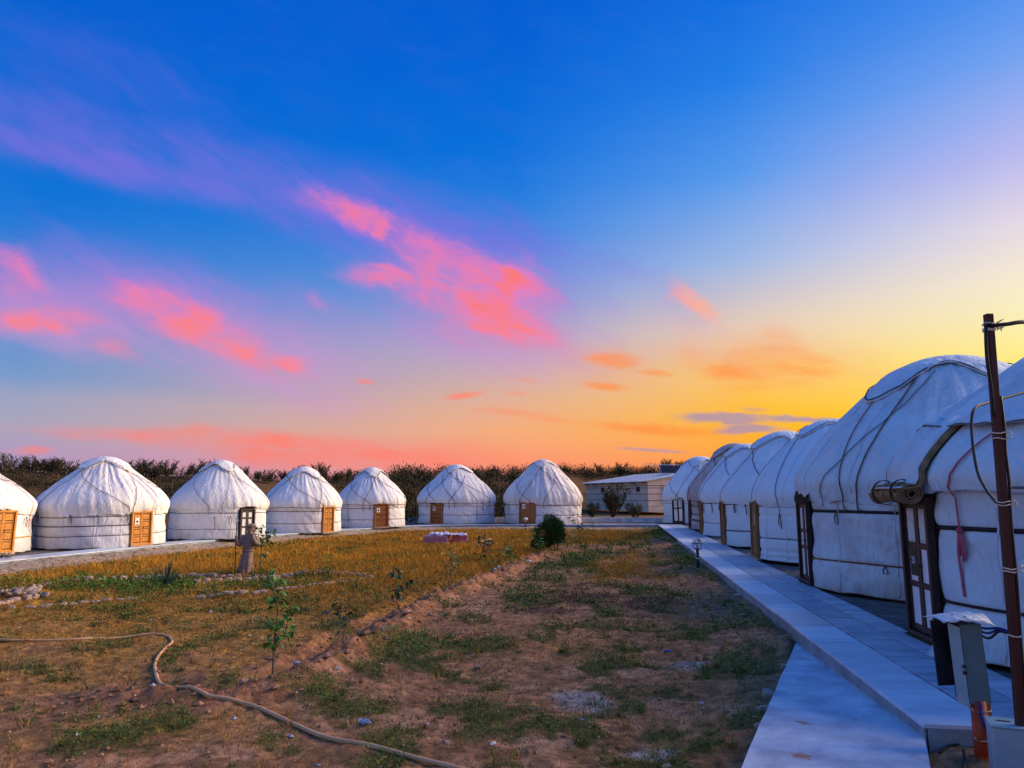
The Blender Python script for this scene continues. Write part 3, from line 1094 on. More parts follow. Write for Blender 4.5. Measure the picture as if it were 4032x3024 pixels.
# ---------------------------------------------------------------- paths
def build_paths():
    rg = random.Random(3)
    rot = -math.atan2(PDIR[0], PDIR[1])
    root = empty('path', (P0[0], P0[1], 0), rot)
    tag(root, kind='structure')
    mb = MB()
    mb.box((PW / 2, PLEN / 2, -.315), (PW - .03, PLEN - .03, .56))
    mb.build('path_base', M['mortar'], root)
    # cladding of the near side, one plate after the other
    y = 0.0
    while y < 26:
        ln = 1.2 if y else .6
        mb = MB()
        mb.bbox((.004, y + ln / 2, -.20 + rg.uniform(-.004, .004)), (.022 + rg.uniform(0, .006), ln - .008, .32), .004)
        mb.build('cladding_plate', M['marble_side'], root)
        y += ln
    x0 = 0.02
    for wdt in (.62, .55, .28):
        mb = MB()
        mb.bbox((x0 + wdt / 2, -.004, -.235), (wdt - .008, .022, .39), .004)
        mb.build('cladding_plate', M['marble_side'], root)
        x0 += wdt
    meshes = {}
    xs = [(0.0 - .02, .595), (.61, 1.115), (1.125, PW + .01)]
    for c, (xa, xb) in enumerate(xs):
        wdt = xb - xa
        mb = MB()
        mb.bbox((0, 0, -.0185), (wdt - .014, 1.182, .037), .004)
        meshes[c] = mb.mesh('paving_slab')
        meshes[c].materials.append(M['marble_light'] if c == 0 else M['marble'])
        y = (-.02, -.42, -.75)[c]
        while y < PLEN - .2:
            a = max(y, -.02)
            b = min(y + 1.2, PLEN)
            o = link('paving_slab', meshes[c], None, root, ((xa + xb) / 2, (a + b) / 2, rg.uniform(-.0025, .0025)), (rg.uniform(-.001, .001), rg.uniform(-.0015, .0015), 0))
            o.scale = (1, (b - a) / 1.2, 1)
            y += 1.2
    # the curved path before the tents on the far side
    root = empty('path', (0, 0, 0))
    tag(root, kind='structure')
    pts = [np.array(p) for p in spline([tuple(p) for p in ARC], 40)]
    # resample at 1.2 m
    S = [0.0]
    for a, b in zip(pts, pts[1:]):
        S.append(S[-1] + np.linalg.norm(b - a))
    n = int(S[-1] / 1.2)
    sm = [np.array((np.interp(k * S[-1] / n, S, [p[0] for p in pts]), np.interp(k * S[-1] / n, S, [p[1] for p in pts]))) for k in range(n + 1)]
    nor = []
    for k in range(n + 1):
        t = sm[min(k + 1, n)] - sm[max(k - 1, 0)]
        t = t / np.linalg.norm(t)
        nor.append(np.array((-t[1], t[0])))
    W2 = 1.0
    base = MB()
    for k in range(n):
        def quad(a0, a1, z0, z1, gap=.0):
            p, q = sm[k] + nor[k] * a0, sm[k + 1] + nor[k + 1] * a0
            p2, q2 = sm[k] + nor[k] * a1, sm[k + 1] + nor[k + 1] * a1
            c = (p + q + p2 + q2) / 4
            f = 1 - gap
            out = []
            for z in (z0, z1):
                for w in (p, q, q2, p2):
                    w = c + (w - c) * f
                    out.append((w[0], w[1], z))
            return out
        base.add(quad(.02, W2, -.5, -.04), [(0, 1, 2, 3), (7, 6, 5, 4), (0, 4, 5, 1), (2, 6, 7, 3)])
        s_ = MB().add(quad(-.01, W2, -.036, rg.uniform(-.002, .003), .007), [(3, 2, 1, 0), (4, 5, 6, 7), (0, 1, 5, 4), (1, 2, 6, 5), (2, 3, 7, 6), (3, 0, 4, 7)])
        me = s_.mesh('paving_slab')
        ob = link('paving_slab', me, M['marble_light'], root)
    base.build('path_base', M['marble_side'], root)


def build_concrete():
    # the poured apron that runs up to the path's side, sloping up towards the viewer
    def zs(x, y):
        return apron_z(y)
    fl = P0 + PDIR * 4.72
    rows = []
    nseg = 26
    nl = gp(2920 / K2, 3024 / K2, -.10)
    # left edge keeps the same line beyond the frame
    far = np.array(fl) + PNOR * .02
    dl = np.array(nl) - far
    dl = dl / -dl[1]
    nr_ = gp(3672 / K2, 3024 / K2, -.09)
    c = P0 + np.array((0.0, -.03))
    mb = MB()
    ys = np.linspace(fl[1], 1.6, nseg)
    rr = random.Random(5)
    for i, y in enumerate(ys):
        xl = far[0] + dl[0] * (far[1] - y) + rr.uniform(-.006, .006)
        if y > P0[1]:
            xr = P0[0] + (y - P0[1]) * PDIR[0] / PDIR[1] + .01
        else:
            f = (P0[1] - y)
            xr = c[0] + .0 + f * (nr_[0] - c[0]) / (c[1] - nr_[1])
        xr = max(xr, xl + .02)
        z = float(zs(0, y))
        m = 8
        for k in range(m + 1):
            mb.v.append((xl + (xr - xl) * k / m, y, z + .004 * vnoise(np.array([k * .7]), np.array([y * 2.0]), 3)[0]))
    m = 8
    for i in range(nseg - 1):
        for k in range(m):
            a = i * (m + 1) + k
            mb.f.append((a, a + m + 1, a + m + 2, a + 1))
    top = len(mb.v)
    # skirt
    edge = [i * (m + 1) for i in range(nseg)] + [(nseg - 1) * (m + 1) + k for k in range(1, m + 1)] + [i * (m + 1) + m for i in reversed(range(nseg - 1))]
    for e in edge:
        p = mb.v[e]
        mb.v.append((p[0], p[1], p[2] - .35))
    for i in range(len(edge) - 1):
        mb.f.append((edge[i], top + i, top + i + 1, edge[i + 1]))
    o = mb.build('concrete_apron', M['concrete'], None)
    tag(o, kind='structure')
    # rusty-brown footprints of dried mud
    return zs


# ---------------------------------------------------------------- tents
CANVAS = {
    'white': mat_canvas('canvas_white', (.82, .81, .80), (.62, .58, .55), .45, .55, 0),
    'white_b': mat_canvas('canvas_white_b', (.80, .80, .80), (.60, .58, .57), .6, .6, 4),
    'cream': mat_canvas('canvas_cream', (.80, .77, .74), (.58, .46, .42), .6, .65, 9),
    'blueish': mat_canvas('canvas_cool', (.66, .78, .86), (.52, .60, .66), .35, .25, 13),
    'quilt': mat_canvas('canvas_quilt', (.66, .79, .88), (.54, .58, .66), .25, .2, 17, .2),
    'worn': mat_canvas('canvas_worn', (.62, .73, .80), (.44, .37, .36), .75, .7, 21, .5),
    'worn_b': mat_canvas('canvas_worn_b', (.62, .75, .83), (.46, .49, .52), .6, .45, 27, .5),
    'felt': mat_canvas('felt_beige', (.50, .47, .47), (.32, .26, .23), .7, .5, 31, .5),
}
PROF = [(0.0, 1.0), (.08, 1.005), (.18, .965), (.30, .885), (.45, .745), (.60, .585), (.73, .455), (.83, .35), (.91, .245), (.975, .12), (1.0, 0.0)]
PZ = [p[0] for p in PROF]


PROF_DOME = [(0.0, 1.0), (.08, 1.01), (.18, .975), (.30, .905), (.45, .785), (.60, .64), (.73, .52), (.83, .415), (.91, .305), (.975, .155), (1.0, 0.0)]


def roof_profile(R, hr, dome=False):
    """sampled smooth profile: arrays of r and z (above the eave) over s in 0..1"""
    pts = spline([(r * R, h * hr) for h, r in (PROF_DOME if dome else PROF)], 8)
    q = np.array(pts)
    dl = np.concatenate([[0], np.cumsum(np.hypot(np.diff(q[:, 0]), np.diff(q[:, 1])))])
    return dl / dl[-1], q[:, 0], q[:, 1]


class Yurt:
    def __init__(self, label, c, R, hw, ht, door_deg, canvas='white', seed=1, res=1.0, drop=.22, z0=-.03, group='white yurts round the garden',
                 crown_rot=None, folds=1.0, roof_canvas=None, crown_canvas=None, pinch=(), wall_flare=None, lean=0.0):
        self.root = empty('yurt', (c[0], c[1], z0), 0, label, 'yurt', group)
        self.R, self.hw, self.ht, self.seed = R, hw, ht, seed
        q_ = random.Random(seed * 7)
        if R < 3:                      # every frame stands a little out of true
            self.root.rotation_euler = (q_.uniform(-.016, .016), q_.uniform(-.016, .016), 0)
            self.root.scale = (q_.uniform(.97, 1.03), q_.uniform(.97, 1.03), 1)
        self.ph = math.radians(door_deg)
        self.hr = ht - hw
        self.res = res
        self.drop = drop
        self.rg = random.Random(seed)
        self.canvas = CANVAS[canvas]
        self.rcanvas = CANVAS[roof_canvas or canvas]
        self.ccanvas = CANVAS[crown_canvas or roof_canvas or canvas]
        self.folds = folds
        self.pinch = pinch
        self.flare = wall_flare
        self.S, self.PR, self.PZ = roof_profile(R, self.hr, seed >= 117)
        self.crot = self.ph + math.radians(45 if crown_rot is None else crown_rot)
        self.gap = 0.0

    # surfaces (local polar)
    def wall_r(self, ph, z):
        R, sd = self.R, self.seed
        u = np.mod(ph - self.ph, 2 * math.pi) / (2 * math.pi)
        k = 26
        d = (np.abs(vnoise(u * k + z * .9, z * .55, sd, None) - .5) - .22) * .10 * self.folds
        d = d + (vnoise(u * 60 + z * 4.5, z * 1.7, sd + 3) - .5) * .032 * self.folds
        d = d + (vnoise(u * 14 - z * 1.3, z * 2.2, sd + 5) - .5) * .05 * self.folds
        d = d + (np.abs(vnoise(u * 20 + z * 3.4, z * .8 - u * 9, sd + 7) - .5) - .2) * .05 * self.folds
        for zb, a, w in self.pinch:
            d = d - a * np.exp(-((z - zb) / w) ** 2)
        r = R + d - .02 * (z / self.hw)
        # splay at the ground and the odd bulge
        r = r + .03 * np.exp(-z / .12) * vnoise(u * 30, z * 0, sd + 9)
        if self.flare:
            dphi, wid, amt, hgt = self.flare
            q = np.angle(np.exp(1j * (ph - self.ph - math.radians(dphi)))) / math.radians(wid)
            r = r + amt * np.exp(-q * q) * np.clip(1 - z / hgt, 0, 1) ** 1.6
        return r

    def roof_rz(self, ph, s):
        """point on the roof cloth; s<0 hangs below the eave"""
        sd = self.seed
        u = np.mod(ph - self.ph, 2 * math.pi) / (2 * math.pi)
        sp = np.clip(s, 0, 1)
        r = np.interp(sp, self.S, self.PR)
        z = self.hw + np.interp(sp, self.S, self.PZ)
        env = np.clip(sp * 1.6, .25, 1) * np.clip((1 - sp) * 2.4, 0, 1)
        poles = np.abs(np.sin(u * math.pi * 34 + .6 * np.sin(u * 19)))
        d = (poles - .6) * .022 * env
        d = d + (np.abs(vnoise(u * 46 + s * 1.2, s * 1.6, sd + 11) - .5) - .2) * .16 * self.folds * np.clip(1.1 - sp, 0, 1) * np.clip((1 - sp) * 4, 0, 1)
        d = d + (vnoise(u * 95 + s * 3.0, s * 2.4, sd + 13) - .5) * .045 * self.folds * np.clip((1 - sp) * 3, 0, 1)
        d = d + (vnoise(u * 11, s * 3.0, sd + 15) - .5) * .07 * np.clip((1 - sp) * 3, 0, 1)
        below = np.clip(-s, 0, None)
        r = r + d + .035 + .02 * np.clip(1 - np.abs(s) * 6, 0, 1)
        z = z + d * .5 - below * 1.0
        return r, z

    def grid(self, ph, fr, fz, close):
        pass

    def build_wall(self):
        g = self.gap
        nph = int(150 * self.res)
        nz = int(34 * self.res)
        ph = np.linspace(self.ph + g, self.ph + 2 * math.pi - g, nph)
        z = np.linspace(0, self.hw + .12, nz)
        P, Zg = np.meshgrid(ph, z)
        r = self.wall_r(P, Zg)
        # cloth is pulled in to the door posts
        q = np.minimum(P - ph[0], ph[-1] - P) * self.R
        r = r - .03 * np.exp(-(q / .06) ** 2)
        hemz = .035 * (vnoise(P * 7, P * 0, self.seed + 21)) + .01
        zz = np.where(Zg < .2, Zg + hemz * (1 - Zg / .2), Zg)
        V = np.stack([r * np.cos(P), r * np.sin(P), zz], -1).reshape(-1, 3)
        F = self.quads(nz, nph, False)
        o = link('wall_cover', mesh_np('wall_cover', V, F), self.canvas, self.root)
        m = o.modifiers.new('cloth', 'SOLIDIFY')
        m.thickness = .018
        m.offset = -1
        return o

    @staticmethod
    def quads(nr, nc, close):
        i = np.arange(nr - 1)[:, None] * nc
        j = np.arange(nc if close else nc - 1)[None, :]
        j2 = (j + 1) % nc
        return np.stack([i + j, i + j2, i + nc + j2, i + nc + j], -1).reshape(-1, 4)

    def build_roof(self, hem_wave=.05, lift=.14, lift_w=1.25):
        nph = int(190 * self.res)
        ns = int(44 * self.res)
        ph = np.linspace(0, 2 * math.pi, nph, endpoint=False)
        t = np.linspace(0, 1, ns)
        P, T = np.meshgrid(ph, t)
        u = np.mod(P - self.ph, 2 * math.pi)
        q = np.angle(np.exp(1j * u)) * self.R
        dr = self.drop + hem_wave * (vnoise(u * 6, u * 0, self.seed + 31, None) - .5) * 2 + .5 * hem_wave * (vnoise(u * 17, u * 0, self.seed + 33) - .5)
        dr = dr - lift * np.exp(-(q / (.45 * lift_w)) ** 4)
        s = np.where(T < .12, -dr * (1 - T / .12), (T - .12) / .88 * .995)
        r, z = self.roof_rz(P, s)
        # crimped hem
        hem = np.clip(1 - T / .10, 0, 1)
        r = r + hem * .035 * (vnoise(u * 34, u * 0, self.seed + 35) - .5) - hem * .03
        V = np.stack([r * np.cos(P), r * np.sin(P), z], -1).reshape(-1, 3)
        V = np.vstack([V, [[0, 0, self.ht + .045]]])
        F = self.quads(ns, nph, True)
        o = link('roof_cover', mesh_np('roof_cover', V, F), self.rcanvas, self.root)
        m = o.modifiers.new('cloth', 'SOLIDIFY')
        m.thickness = .02
        m.offset = -1
        self.hem_dr = lambda p: self.drop
        return o

    def crown_s(self, P, lo=.58, hi=.76):
        c = np.abs(np.cos(2 * (P - self.crot)))
        return hi - (hi - lo) * c ** 2.2

    def build_crown(self, lo=.58, hi=.76, strap='grey'):
        self.clo, self.chi = lo, hi
        nph = int(96 * self.res)
        ns = int(18 * self.res)
        ph = np.linspace(0, 2 * math.pi, nph, endpoint=False)
        t = np.linspace(0, 1, ns)
        P, T = np.meshgrid(ph, t)
        s0 = self.crown_s(P, lo, hi)
        s = s0 + (1 - s0) * T
        s = np.minimum(s, .999)
        sd = self.seed
        u = P / (2 * math.pi)
        r = np.interp(s, self.S, self.PR) + .045
        z = self.hw + np.interp(s, self.S, self.PZ)
        d = .042 + (np.abs(vnoise(u * 30, s * 3, sd + 51, 30) - .5) - .2) * .06 * (1 - T) + (vnoise(u * 8, s * 4, sd + 52, 8) - .5) * .05 * (1 - T)
        r = r + d * .7 * (1 - T)
        z = z + d + .02
        V = np.stack([r * np.cos(P), r * np.sin(P), z], -1).reshape(-1, 3)
        F = self.quads(ns, nph, True)
        o = link('crown_cover', mesh_np('crown_cover', V, F), self.ccanvas, self.root)
        m = o.modifiers.new('cloth', 'SOLIDIFY')
        m.thickness = .02
        m.offset = -1
        pts, ups = [], []
        for p in np.linspace(0, 2 * math.pi, 73):
            s = float(self.crown_s(np.array(p), lo, hi)) + .012
            pts.append(self.roof_pt(p, s, .07))
            ups.append((math.cos(p), math.sin(p), 1.2))
        mb = MB()
        mb.tube(pts, .015, 5, False, (.016, .012), ups)
        mb.build('hem_rope', STRAP[strap], self.root, True)
        return o

    def roof_pt(self, p, s, off=.03):
        r, z = self.roof_rz(np.array(float(p)), np.array(float(s)))
        r, z = float(r), float(z)
        k = min(max(1 - s, 0), 1)
        return (math.cos(p) * (r + off * (.4 + .6 * k)), math.sin(p) * (r + off * (.4 + .6 * k)), z + off * .9)

    def wall_pt(self, p, z, off=.02):
        r = float(self.wall_r(np.array(float(p)), np.array(float(z)))) + off
        return (math.cos(p) * r, math.sin(p) * r, z)

    def strap(self, a0, s0, a1, zend, col='grey', w=.022, name='roof_strap', bend=0.0, tail=.0):
        """from roof parameter s0 at angle a0 (deg from the door) to the wall at a1, ending at height zend"""
        p0, p1 = self.ph + math.radians(a0), self.ph + math.radians(a1)
        pts, ups = [], []
        n = 22
        for i in range(n + 1):
            t = i / n
            p = p0 + (p1 - p0) * (t + bend * math.sin(t * math.pi))
            s = s0 * (1 - t) - .0
            pts.append(self.roof_pt(p, s, .028))
            ups.append((math.cos(p), math.sin(p), 1.1 * min(1, s * 3)))
        zz = self.hw - self.drop * .6
        if zend < zz:
            m = 6
            for i in range(1, m + 1):
                z = self.hw + (zend - self.hw) * i / m
                if z > self.hw - self.drop:
                    q = self.roof_pt(p1, -(self.hw - z), .02)
                else:
                    q = self.wall_pt(p1, z, .045)
                pts.append(q)
                ups.append((math.cos(p1), math.sin(p1), 0))
        mb = MB()
        w = w * (.72 if self.R < 2.9 else 1.0)
        mb.tube(pts, w, 5, True, (w, .008), ups)
        return mb.build(name, STRAP[col], self.root, True)

    def belt(self, z, col='grey', w=.02, sag=.02, a0=None, a1=None, off=.022, name='belt', tilt=0.0):
        g = math.degrees(self.gap) + .3
        a0 = g if a0 is None else a0
        a1 = 360 - g if a1 is None else a1
        n = max(8, int((a1 - a0) / 3))
        pts, ups = [], []
        for i in range(n + 1):
            p = self.ph + math.radians(a0 + (a1 - a0) * i / n)
            t = i / n
            zz = z + sag * (math.sin(p * 5 + self.seed) * .4 + math.sin(p * 2.3) * .6) + tilt * math.sin(p - self.ph)
            pts.append(self.wall_pt(p, zz, off))
            ups.append((math.cos(p), math.sin(p), 0))
        mb = MB()
        mb.tube(pts, w, 5, True, (w, .008), ups)
        return mb.build(name, STRAP[col], self.root, True)

    def roof_belt(self, col='maroon', w=.014, below=.03):
        pts, ups = [], []
        for i in range(97):
            p = 2 * math.pi * i / 96
            s = -(self.drop * .55 + .02 * math.sin(3 * p + self.seed))
            pts.append(self.roof_pt(p, s, .012))
            ups.append((math.cos(p), math.sin(p), 0))
        mb = MB()
        mb.tube(pts, w, 5, False, (w, .007), ups)
        return mb.build('eave_rope', STRAP[col], self.root, True)

    def tie(self, a, z, ln=.35, col='dark', two=True, w=.013):
        """a knot with hanging ends"""
        p = self.ph + math.radians(a)
        mb = MB()
        o = Vector((math.cos(p), math.sin(p), 0))
        t = Vector((-math.sin(p), math.cos(p), 0))
        b = Vector(self.wall_pt(p, z, .06))
        mb.lathe([(.004, -.03), (.026, -.015), (.028, .012), (.005, .03)], tuple(b), 7)
        for k in ((-1, 1) if two else (1,)):
            l2 = ln * self.rg.uniform(.7, 1.1)
            pts = [b, b + t * (.03 * k) + Vector((0, 0, -.3 * l2)) + o * .01, b + t * (.045 * k) + Vector((0, 0, -.65 * l2)), b + t * (.03 * k) + Vector((0, 0, -l2))]
            mb.tube([tuple(q) for q in spline(pts, 4)], w, 5, True, (w, .006), [tuple(o)] * 13)
        return mb.build('tie', STRAP[col], self.root, True)

    def net(self, col='grey', w=.02, spread=50, zend=None, n=4, s0=None, both=True):
        zend = self.hw - .1 if zend is None else zend
        base = math.degrees(self.crot - self.ph)
        for k in range(n):
            a = base + 360 / n * k
            s = (self.clo + .02) if s0 is None else s0
            for sg, sp in ((1, spread * 1.45), (-1, spread * .42)):
                self.strap(a, s, a + sg * sp, zend, col, w, bend=.04 * self.rg.uniform(-1, 1))

    def seams(self, roof_deg, wall_deg, s_top=.62):
        """sewn seams between the breadths of cloth"""
        for a in roof_deg:
            p = self.ph + math.radians(a)
            pts, ups = [], []
            for i in range(19):
                s = s_top * (1 - i / 18)
                pts.append(self.roof_pt(p + .01 * math.sin(i * .7), s, .006))
                ups.append((math.cos(p), math.sin(p), 1.0))
            MB().tube(pts, .014, 5, True, (.016, .006), ups).build('roof_seam', self.rcanvas, self.root, True)
        for a in wall_deg:
            p = self.ph + math.radians(a)
            pts = [self.wall_pt(p + .004 * math.sin(i), .06 + (self.hw - .2 - .06) * i / 16, .004) for i in range(17)]
            MB().tube(pts, .014, 5, True, (.015, .006), [(math.cos(p), math.sin(p), 0)] * 17).build('wall_seam', self.canvas, self.root, True)

    # doors ---------------------------------------------------------------
    def door(self, w, h, style, mat, notice=None, number=None, depth=.10, z=.05, frame_mat=None, seed=0):
        self.gap = math.asin((w / 2 + .01) / self.R)
        rd = self.R * math.cos(self.gap) + .015
        ox, oy = math.cos(self.ph) * rd, math.sin(self.ph) * rd
        fm = frame_mat or mat
        mb = MB()
        mb.box((0, .035, h / 2), (w - .12, .03, h - .10))
        d = mb.build('door', M['dark_wood'], self.root, False, (ox, oy, z), (0, 0, self.ph + math.pi / 2))
        # frame
        for sx in (-1, 1):
            MB().bbox((sx * (w / 2 - .035), 0, h / 2), (.07, depth, h), .006).build('door_post', fm, d)
        MB().bbox((0, 0, h - .03), (w - .142, depth - .01, .06), .006).build('lintel', fm, d)
        MB().bbox((0, -.01, .03), (w - .142, depth - .02, .06), .006).build('threshold', fm, d)
        MB().box((0, .0, -.035), (w + .05, .16, .07)).build('doorstep', M['felt_dark'] if style == 'glazed' else M['stone'], d)
        iw = (w - .15) / 2
        ih = h - .14
        for sx in (-1, 1):
            cx = sx * (iw / 2 + .004)
            if style == 'panel':
                n = 4
                for k in range(n):
                    ph_ = ih / n
                    zc = .07 + ph_ * (k + .5)
                    m2 = MB()
                    m2.bbox((cx, .012, zc), (iw - .10, .025, ph_ - .10), .010)
                    m2.box((cx, -.004, zc), (iw - .24, .014, .05))
                    m2.build('door_panel', mat, d)
                for k in range(n + 1):
                    MB().box((cx, .012, .07 + ih / n * k), (iw - .012, .018, .045)).build('rail', mat, d)
                for s2 in (-1, 1):
                    MB().box((cx + s2 * (iw / 2 - .022), .010, .07 + ih / 2), (.036, .020, ih)).build('stile', mat, d)
            elif style == 'plank':
                for k in range(2):
                    MB().bbox((cx + (k - .5) * iw / 2, .012, .07 + ih / 2), (iw / 2 - .008, .02, ih), .004).build('plank', mat, d)
            else:
                cuts = number[1] if number and len(number) > 1 else (.07, .40, .70, 1.0)
                for s2 in (-1, 1):
                    MB().bbox((cx + s2 * (iw / 2 - .03), .008, .07 + ih / 2), (.055, .03, ih), .004).build('stile', mat, d)
                for k, f in enumerate(cuts):
                    MB().bbox((cx, .009, .07 + ih * (f if k else .03) - (.05 if k == len(cuts) - 1 else 0)), (iw - .114, .026, .075), .004).build('rail', mat, d)
                for k in range(len(cuts) - 1):
                    z0 = .07 + ih * cuts[k] + (.04 if k else .0)
                    z1 = .07 + ih * cuts[k + 1] - (.09 if k == len(cuts) - 2 else .04)
                    p_ = MB().box((cx, .017, (z0 + z1) / 2), (iw - .112, .008, z1 - z0)).build('pane', M['white_pane'], d)
                    if k == len(cuts) - 2 and number and len(number) > 2:
                        for b_ in range(4):
                            m2 = MB()
                            xx = cx + (b_ - 1.5) * (iw - .13) / 4.2
                            hh = z1 - z0
                            m2.lathe([(.006, 0), (.012, hh * .15), (.006, hh * .25), (.013, hh * .5), (.006, hh * .75), (.012, hh * .85), (.006, hh)], (xx, .006, z0), 6)
                            m2.build('baluster', M['paper'], d, True)
        MB().box((0, .004, h / 2), (.03, .02, ih)).build('meeting_stile', mat, d)
        hd = MB().lathe([(.012, 0), (.02, .01), (.02, .03), (.012, .04)], (iw * .12 + .03, -.03, h * .5), 8).build('handle', M['iron'], d, True)
        if notice:
            nx, nz, nw, nh = notice
            MB().box((nx, -.006, nz), (nw, .006, nh)).build('notice', M['paper'], d)
            MB().box((nx, -.0105, nz), (nw * .5, .002, nh * .30)).build('printing', M['ink'], d)
        self.d = d
        return d


def text_mesh(txt, size, name):
    cu = bpy.data.curves.new(name, 'FONT')
    cu.body = txt
    cu.size = size
    cu.align_x = 'CENTER'
    cu.align_y = 'CENTER'
    cu.extrude = .0015
    ob = bpy.data.objects.new(name, cu)
    COL.objects.link(ob)
    bpy.context.view_layer.update()
    dg = bpy.context.evaluated_depsgraph_get()
    me = bpy.data.meshes.new_from_object(ob.evaluated_get(dg))
    bpy.data.objects.remove(ob)
    bpy.data.curves.remove(cu)
    me.name = name
    return me


build_paths()
APRON_Z = build_concrete()


def left_centre(px, ybase, R):
    """centre of a tent whose foot shows at this surveyed point of the ground"""
    f = np.array(gp(px, ybase, 0.0))
    d = f / np.linalg.norm(f)
    return f + d * R


def door_dir(c, deg):
    """bearing of a door turned deg to the right of the line to the survey point"""
    v = -np.array(c)
    return math.degrees(math.atan2(v[1], v[0])) + deg


def build_left_yurts():
    # 1
    c = left_centre(-114, 1202, 2.35)
    y = Yurt('white yurt with carved orange door and a yellow band round its wall', c, 2.35, 1.50, 3.25, door_dir(c, 37), 'white', 101, crown_rot=6)
    y.door(.92, 1.38, 'panel', M['honey_wood'])
    y.build_wall(); y.build_roof(.06); y.build_crown(.56, .74, 'grey')
    y.net('grey', .016, 44, .95)
    y.belt(.52, 'yellow', .022); y.belt(1.30, 'dark', .008)
    y.strap(24, .55, 31, .70, 'orange', .014); y.tie(24, 1.18, .35, 'dark'); y.tie(31, 1.1, .3, 'orange', False)
    # 2
    c = left_centre(217, 1184, 2.3)
    y = Yurt('largest white yurt of the curved row, wrinkled roof and carved orange door', c, 2.3, 1.45, 3.40, door_dir(c, 36), 'white', 102, 1.3, .26, pinch=((.48, .03, .03), (1.18, .02, .03), (.86, .02, .03)), crown_rot=9)
    y.door(.90, 1.26, 'panel', M['honey_wood'], notice=(-.20, .88, .18, .28))
    y.build_wall(); y.build_roof(.05); y.build_crown(.60, .78, 'grey')
    y.seams((-100, -64, -30, 20), (-70, -42, -20), .58)
    y.net('grey', .018, 46, 1.0)
    y.belt(1.16, 'plum', .012); y.belt(.83, 'dark', .018, .01, 240, 360 - 10.5); y.belt(.84, 'plum', .008, .02, 60, 240); y.belt(.47, 'plum', .013)
    for a in (-62, -40, -16):
        y.tie(a, 1.2, .32, 'dark', a == -62)
    # 3
    c = left_centre(469, 1166, 2.05)
    y = Yurt('white yurt with dark glazed door, behind the stone statue', c, 2.06, 1.42, 3.50, door_dir(c, 35), 'white_b', 103, 1.1, .16, folds=.6, pinch=((1.12, .02, .04), (.5, .012, .03)), crown_rot=-15)
    y.door(.76, 1.27, 'glazed', M['dark_wood'], number=(None, (.03, .36, .70, 1.0)))
    y.build_wall(); y.build_roof(.03); y.build_crown(.64, .80, 'grey')
    y.net('grey', .015, 40, 1.1)
    y.belt(1.15, 'grey', .014); y.belt(.46, 'blue', .010); y.tie(-22, 1.0, .35, 'grey'); y.tie(-40, .95, .5, 'dark', False)
    # 4
    c = left_centre(652, 1151, 2.0)
    y = Yurt('white yurt with bright orange door and red bands, between two other yurts', c, 2.02, 1.42, 3.42, door_dir(c, 41), 'white', 104, 1.1, .22, pinch=((1.12, .02, .03), (.5, .02, .03)), crown_rot=4)
    y.door(.74, 1.32, 'panel', M['honey_wood'])
    y.build_wall(); y.build_roof(.04); y.build_crown(.58, .76, 'grey')
    y.net('plum', .018, 52, 1.0); y.roof_belt('maroon')
    y.belt(1.14, 'maroon', .014); y.belt(.52, 'maroon', .014); y.tie(-25, 1.14, .2, 'plum')
    # 5
    c = left_centre(801, 1140, 2.06)
    y = Yurt('white yurt with brown panelled door left of a wide gap in the row', c, 2.06, 1.45, 3.62, door_dir(c, 18), 'white_b', 105, 1.0, .2, pinch=((1.15, .02, .03), (.45, .02, .03)), crown_rot=-8)
    y.door(.87, 1.38, 'panel', M['brown_wood'], notice=(-.2, .98, .2, .28))
    y.build_wall(); y.build_roof(.04); y.build_crown(.60, .78, 'plum')
    y.net('plum', .018, 54, 1.0); y.roof_belt('maroon')
    y.belt(1.16, 'maroon', .016); y.belt(.50, 'maroon', .012, .03); y.strap(-60, .5, -58, .35, 'plum', .014); y.tie(-58, .7, .4, 'plum', False)
    # 6
    c = left_centre(986, 1132, 2.55)
    y = Yurt('white yurt netted with dark straps, brown door with white notice on its upper left', c, 2.6, 1.50, 4.05, door_dir(c, -31), 'white', 106, 1.0, .22, pinch=((1.2, .02, .03), (.55, .02, .03)), crown_rot=6)
    y.door(.92, 1.28, 'panel', M['brown_wood'], notice=(-.17, 1.0, .2, .28))
    y.build_wall(); y.build_roof(.05); y.build_crown(.66, .80, 'plum')
    y.net('plum', .022, 58, 1.05); y.strap(30, .55, 62, .3, 'plum', .02); y.strap(55, .6, 20, 1.0, 'plum', .02); y.strap(-15, .62, 28, 1.05, 'plum', .022); y.strap(110, .6, 85, 1.05, 'plum', .02)
    y.roof_belt('maroon'); y.belt(1.2, 'plum', .014); y.belt(.62, 'maroon', .014, .03); y.tie(72, 1.1, .35, 'dark')
    # 7
    c = left_centre(1173, 1132, 2.72)
    y = Yurt('tall white yurt with plain plank door and white notice, beside the dark juniper', c, 2.72, 1.55, 4.42, door_dir(c, -24), 'cream', 107, 1.1, .24, folds=1.5, pinch=((1.25, .03, .03), (.6, .03, .04)), crown_rot=14)
    y.door(1.14, 1.58, 'plank', M['brown_wood'], notice=(-.24, 1.16, .22, .30))
    y.build_wall(); y.build_roof(.06); y.build_crown(.68, .82, 'grey')
    y.net('brown', .02, 56, 1.1); y.strap(35, .6, 66, .55, 'brown', .018); y.strap(60, .6, 25, 1.1, 'plum', .018); y.strap(-30, .5, -18, .9, 'grey', .016)
    y.belt(1.28, 'plum', .016, .03); y.belt(.62, 'maroon', .013, .02); y.tie(-36, 1.25, .4, 'dark', False)


def right_pos(ydoor, R, extra=0.0):
    """centre of a tent whose door stands at the path's far kerb at this y"""
    t = (ydoor - P0[1]) / PDIR[1]
    return P0 + PDIR * t + PNOR * (PW + R + extra)


LEFTWARD = math.degrees(math.atan2(-PNOR[1], -PNOR[0]))


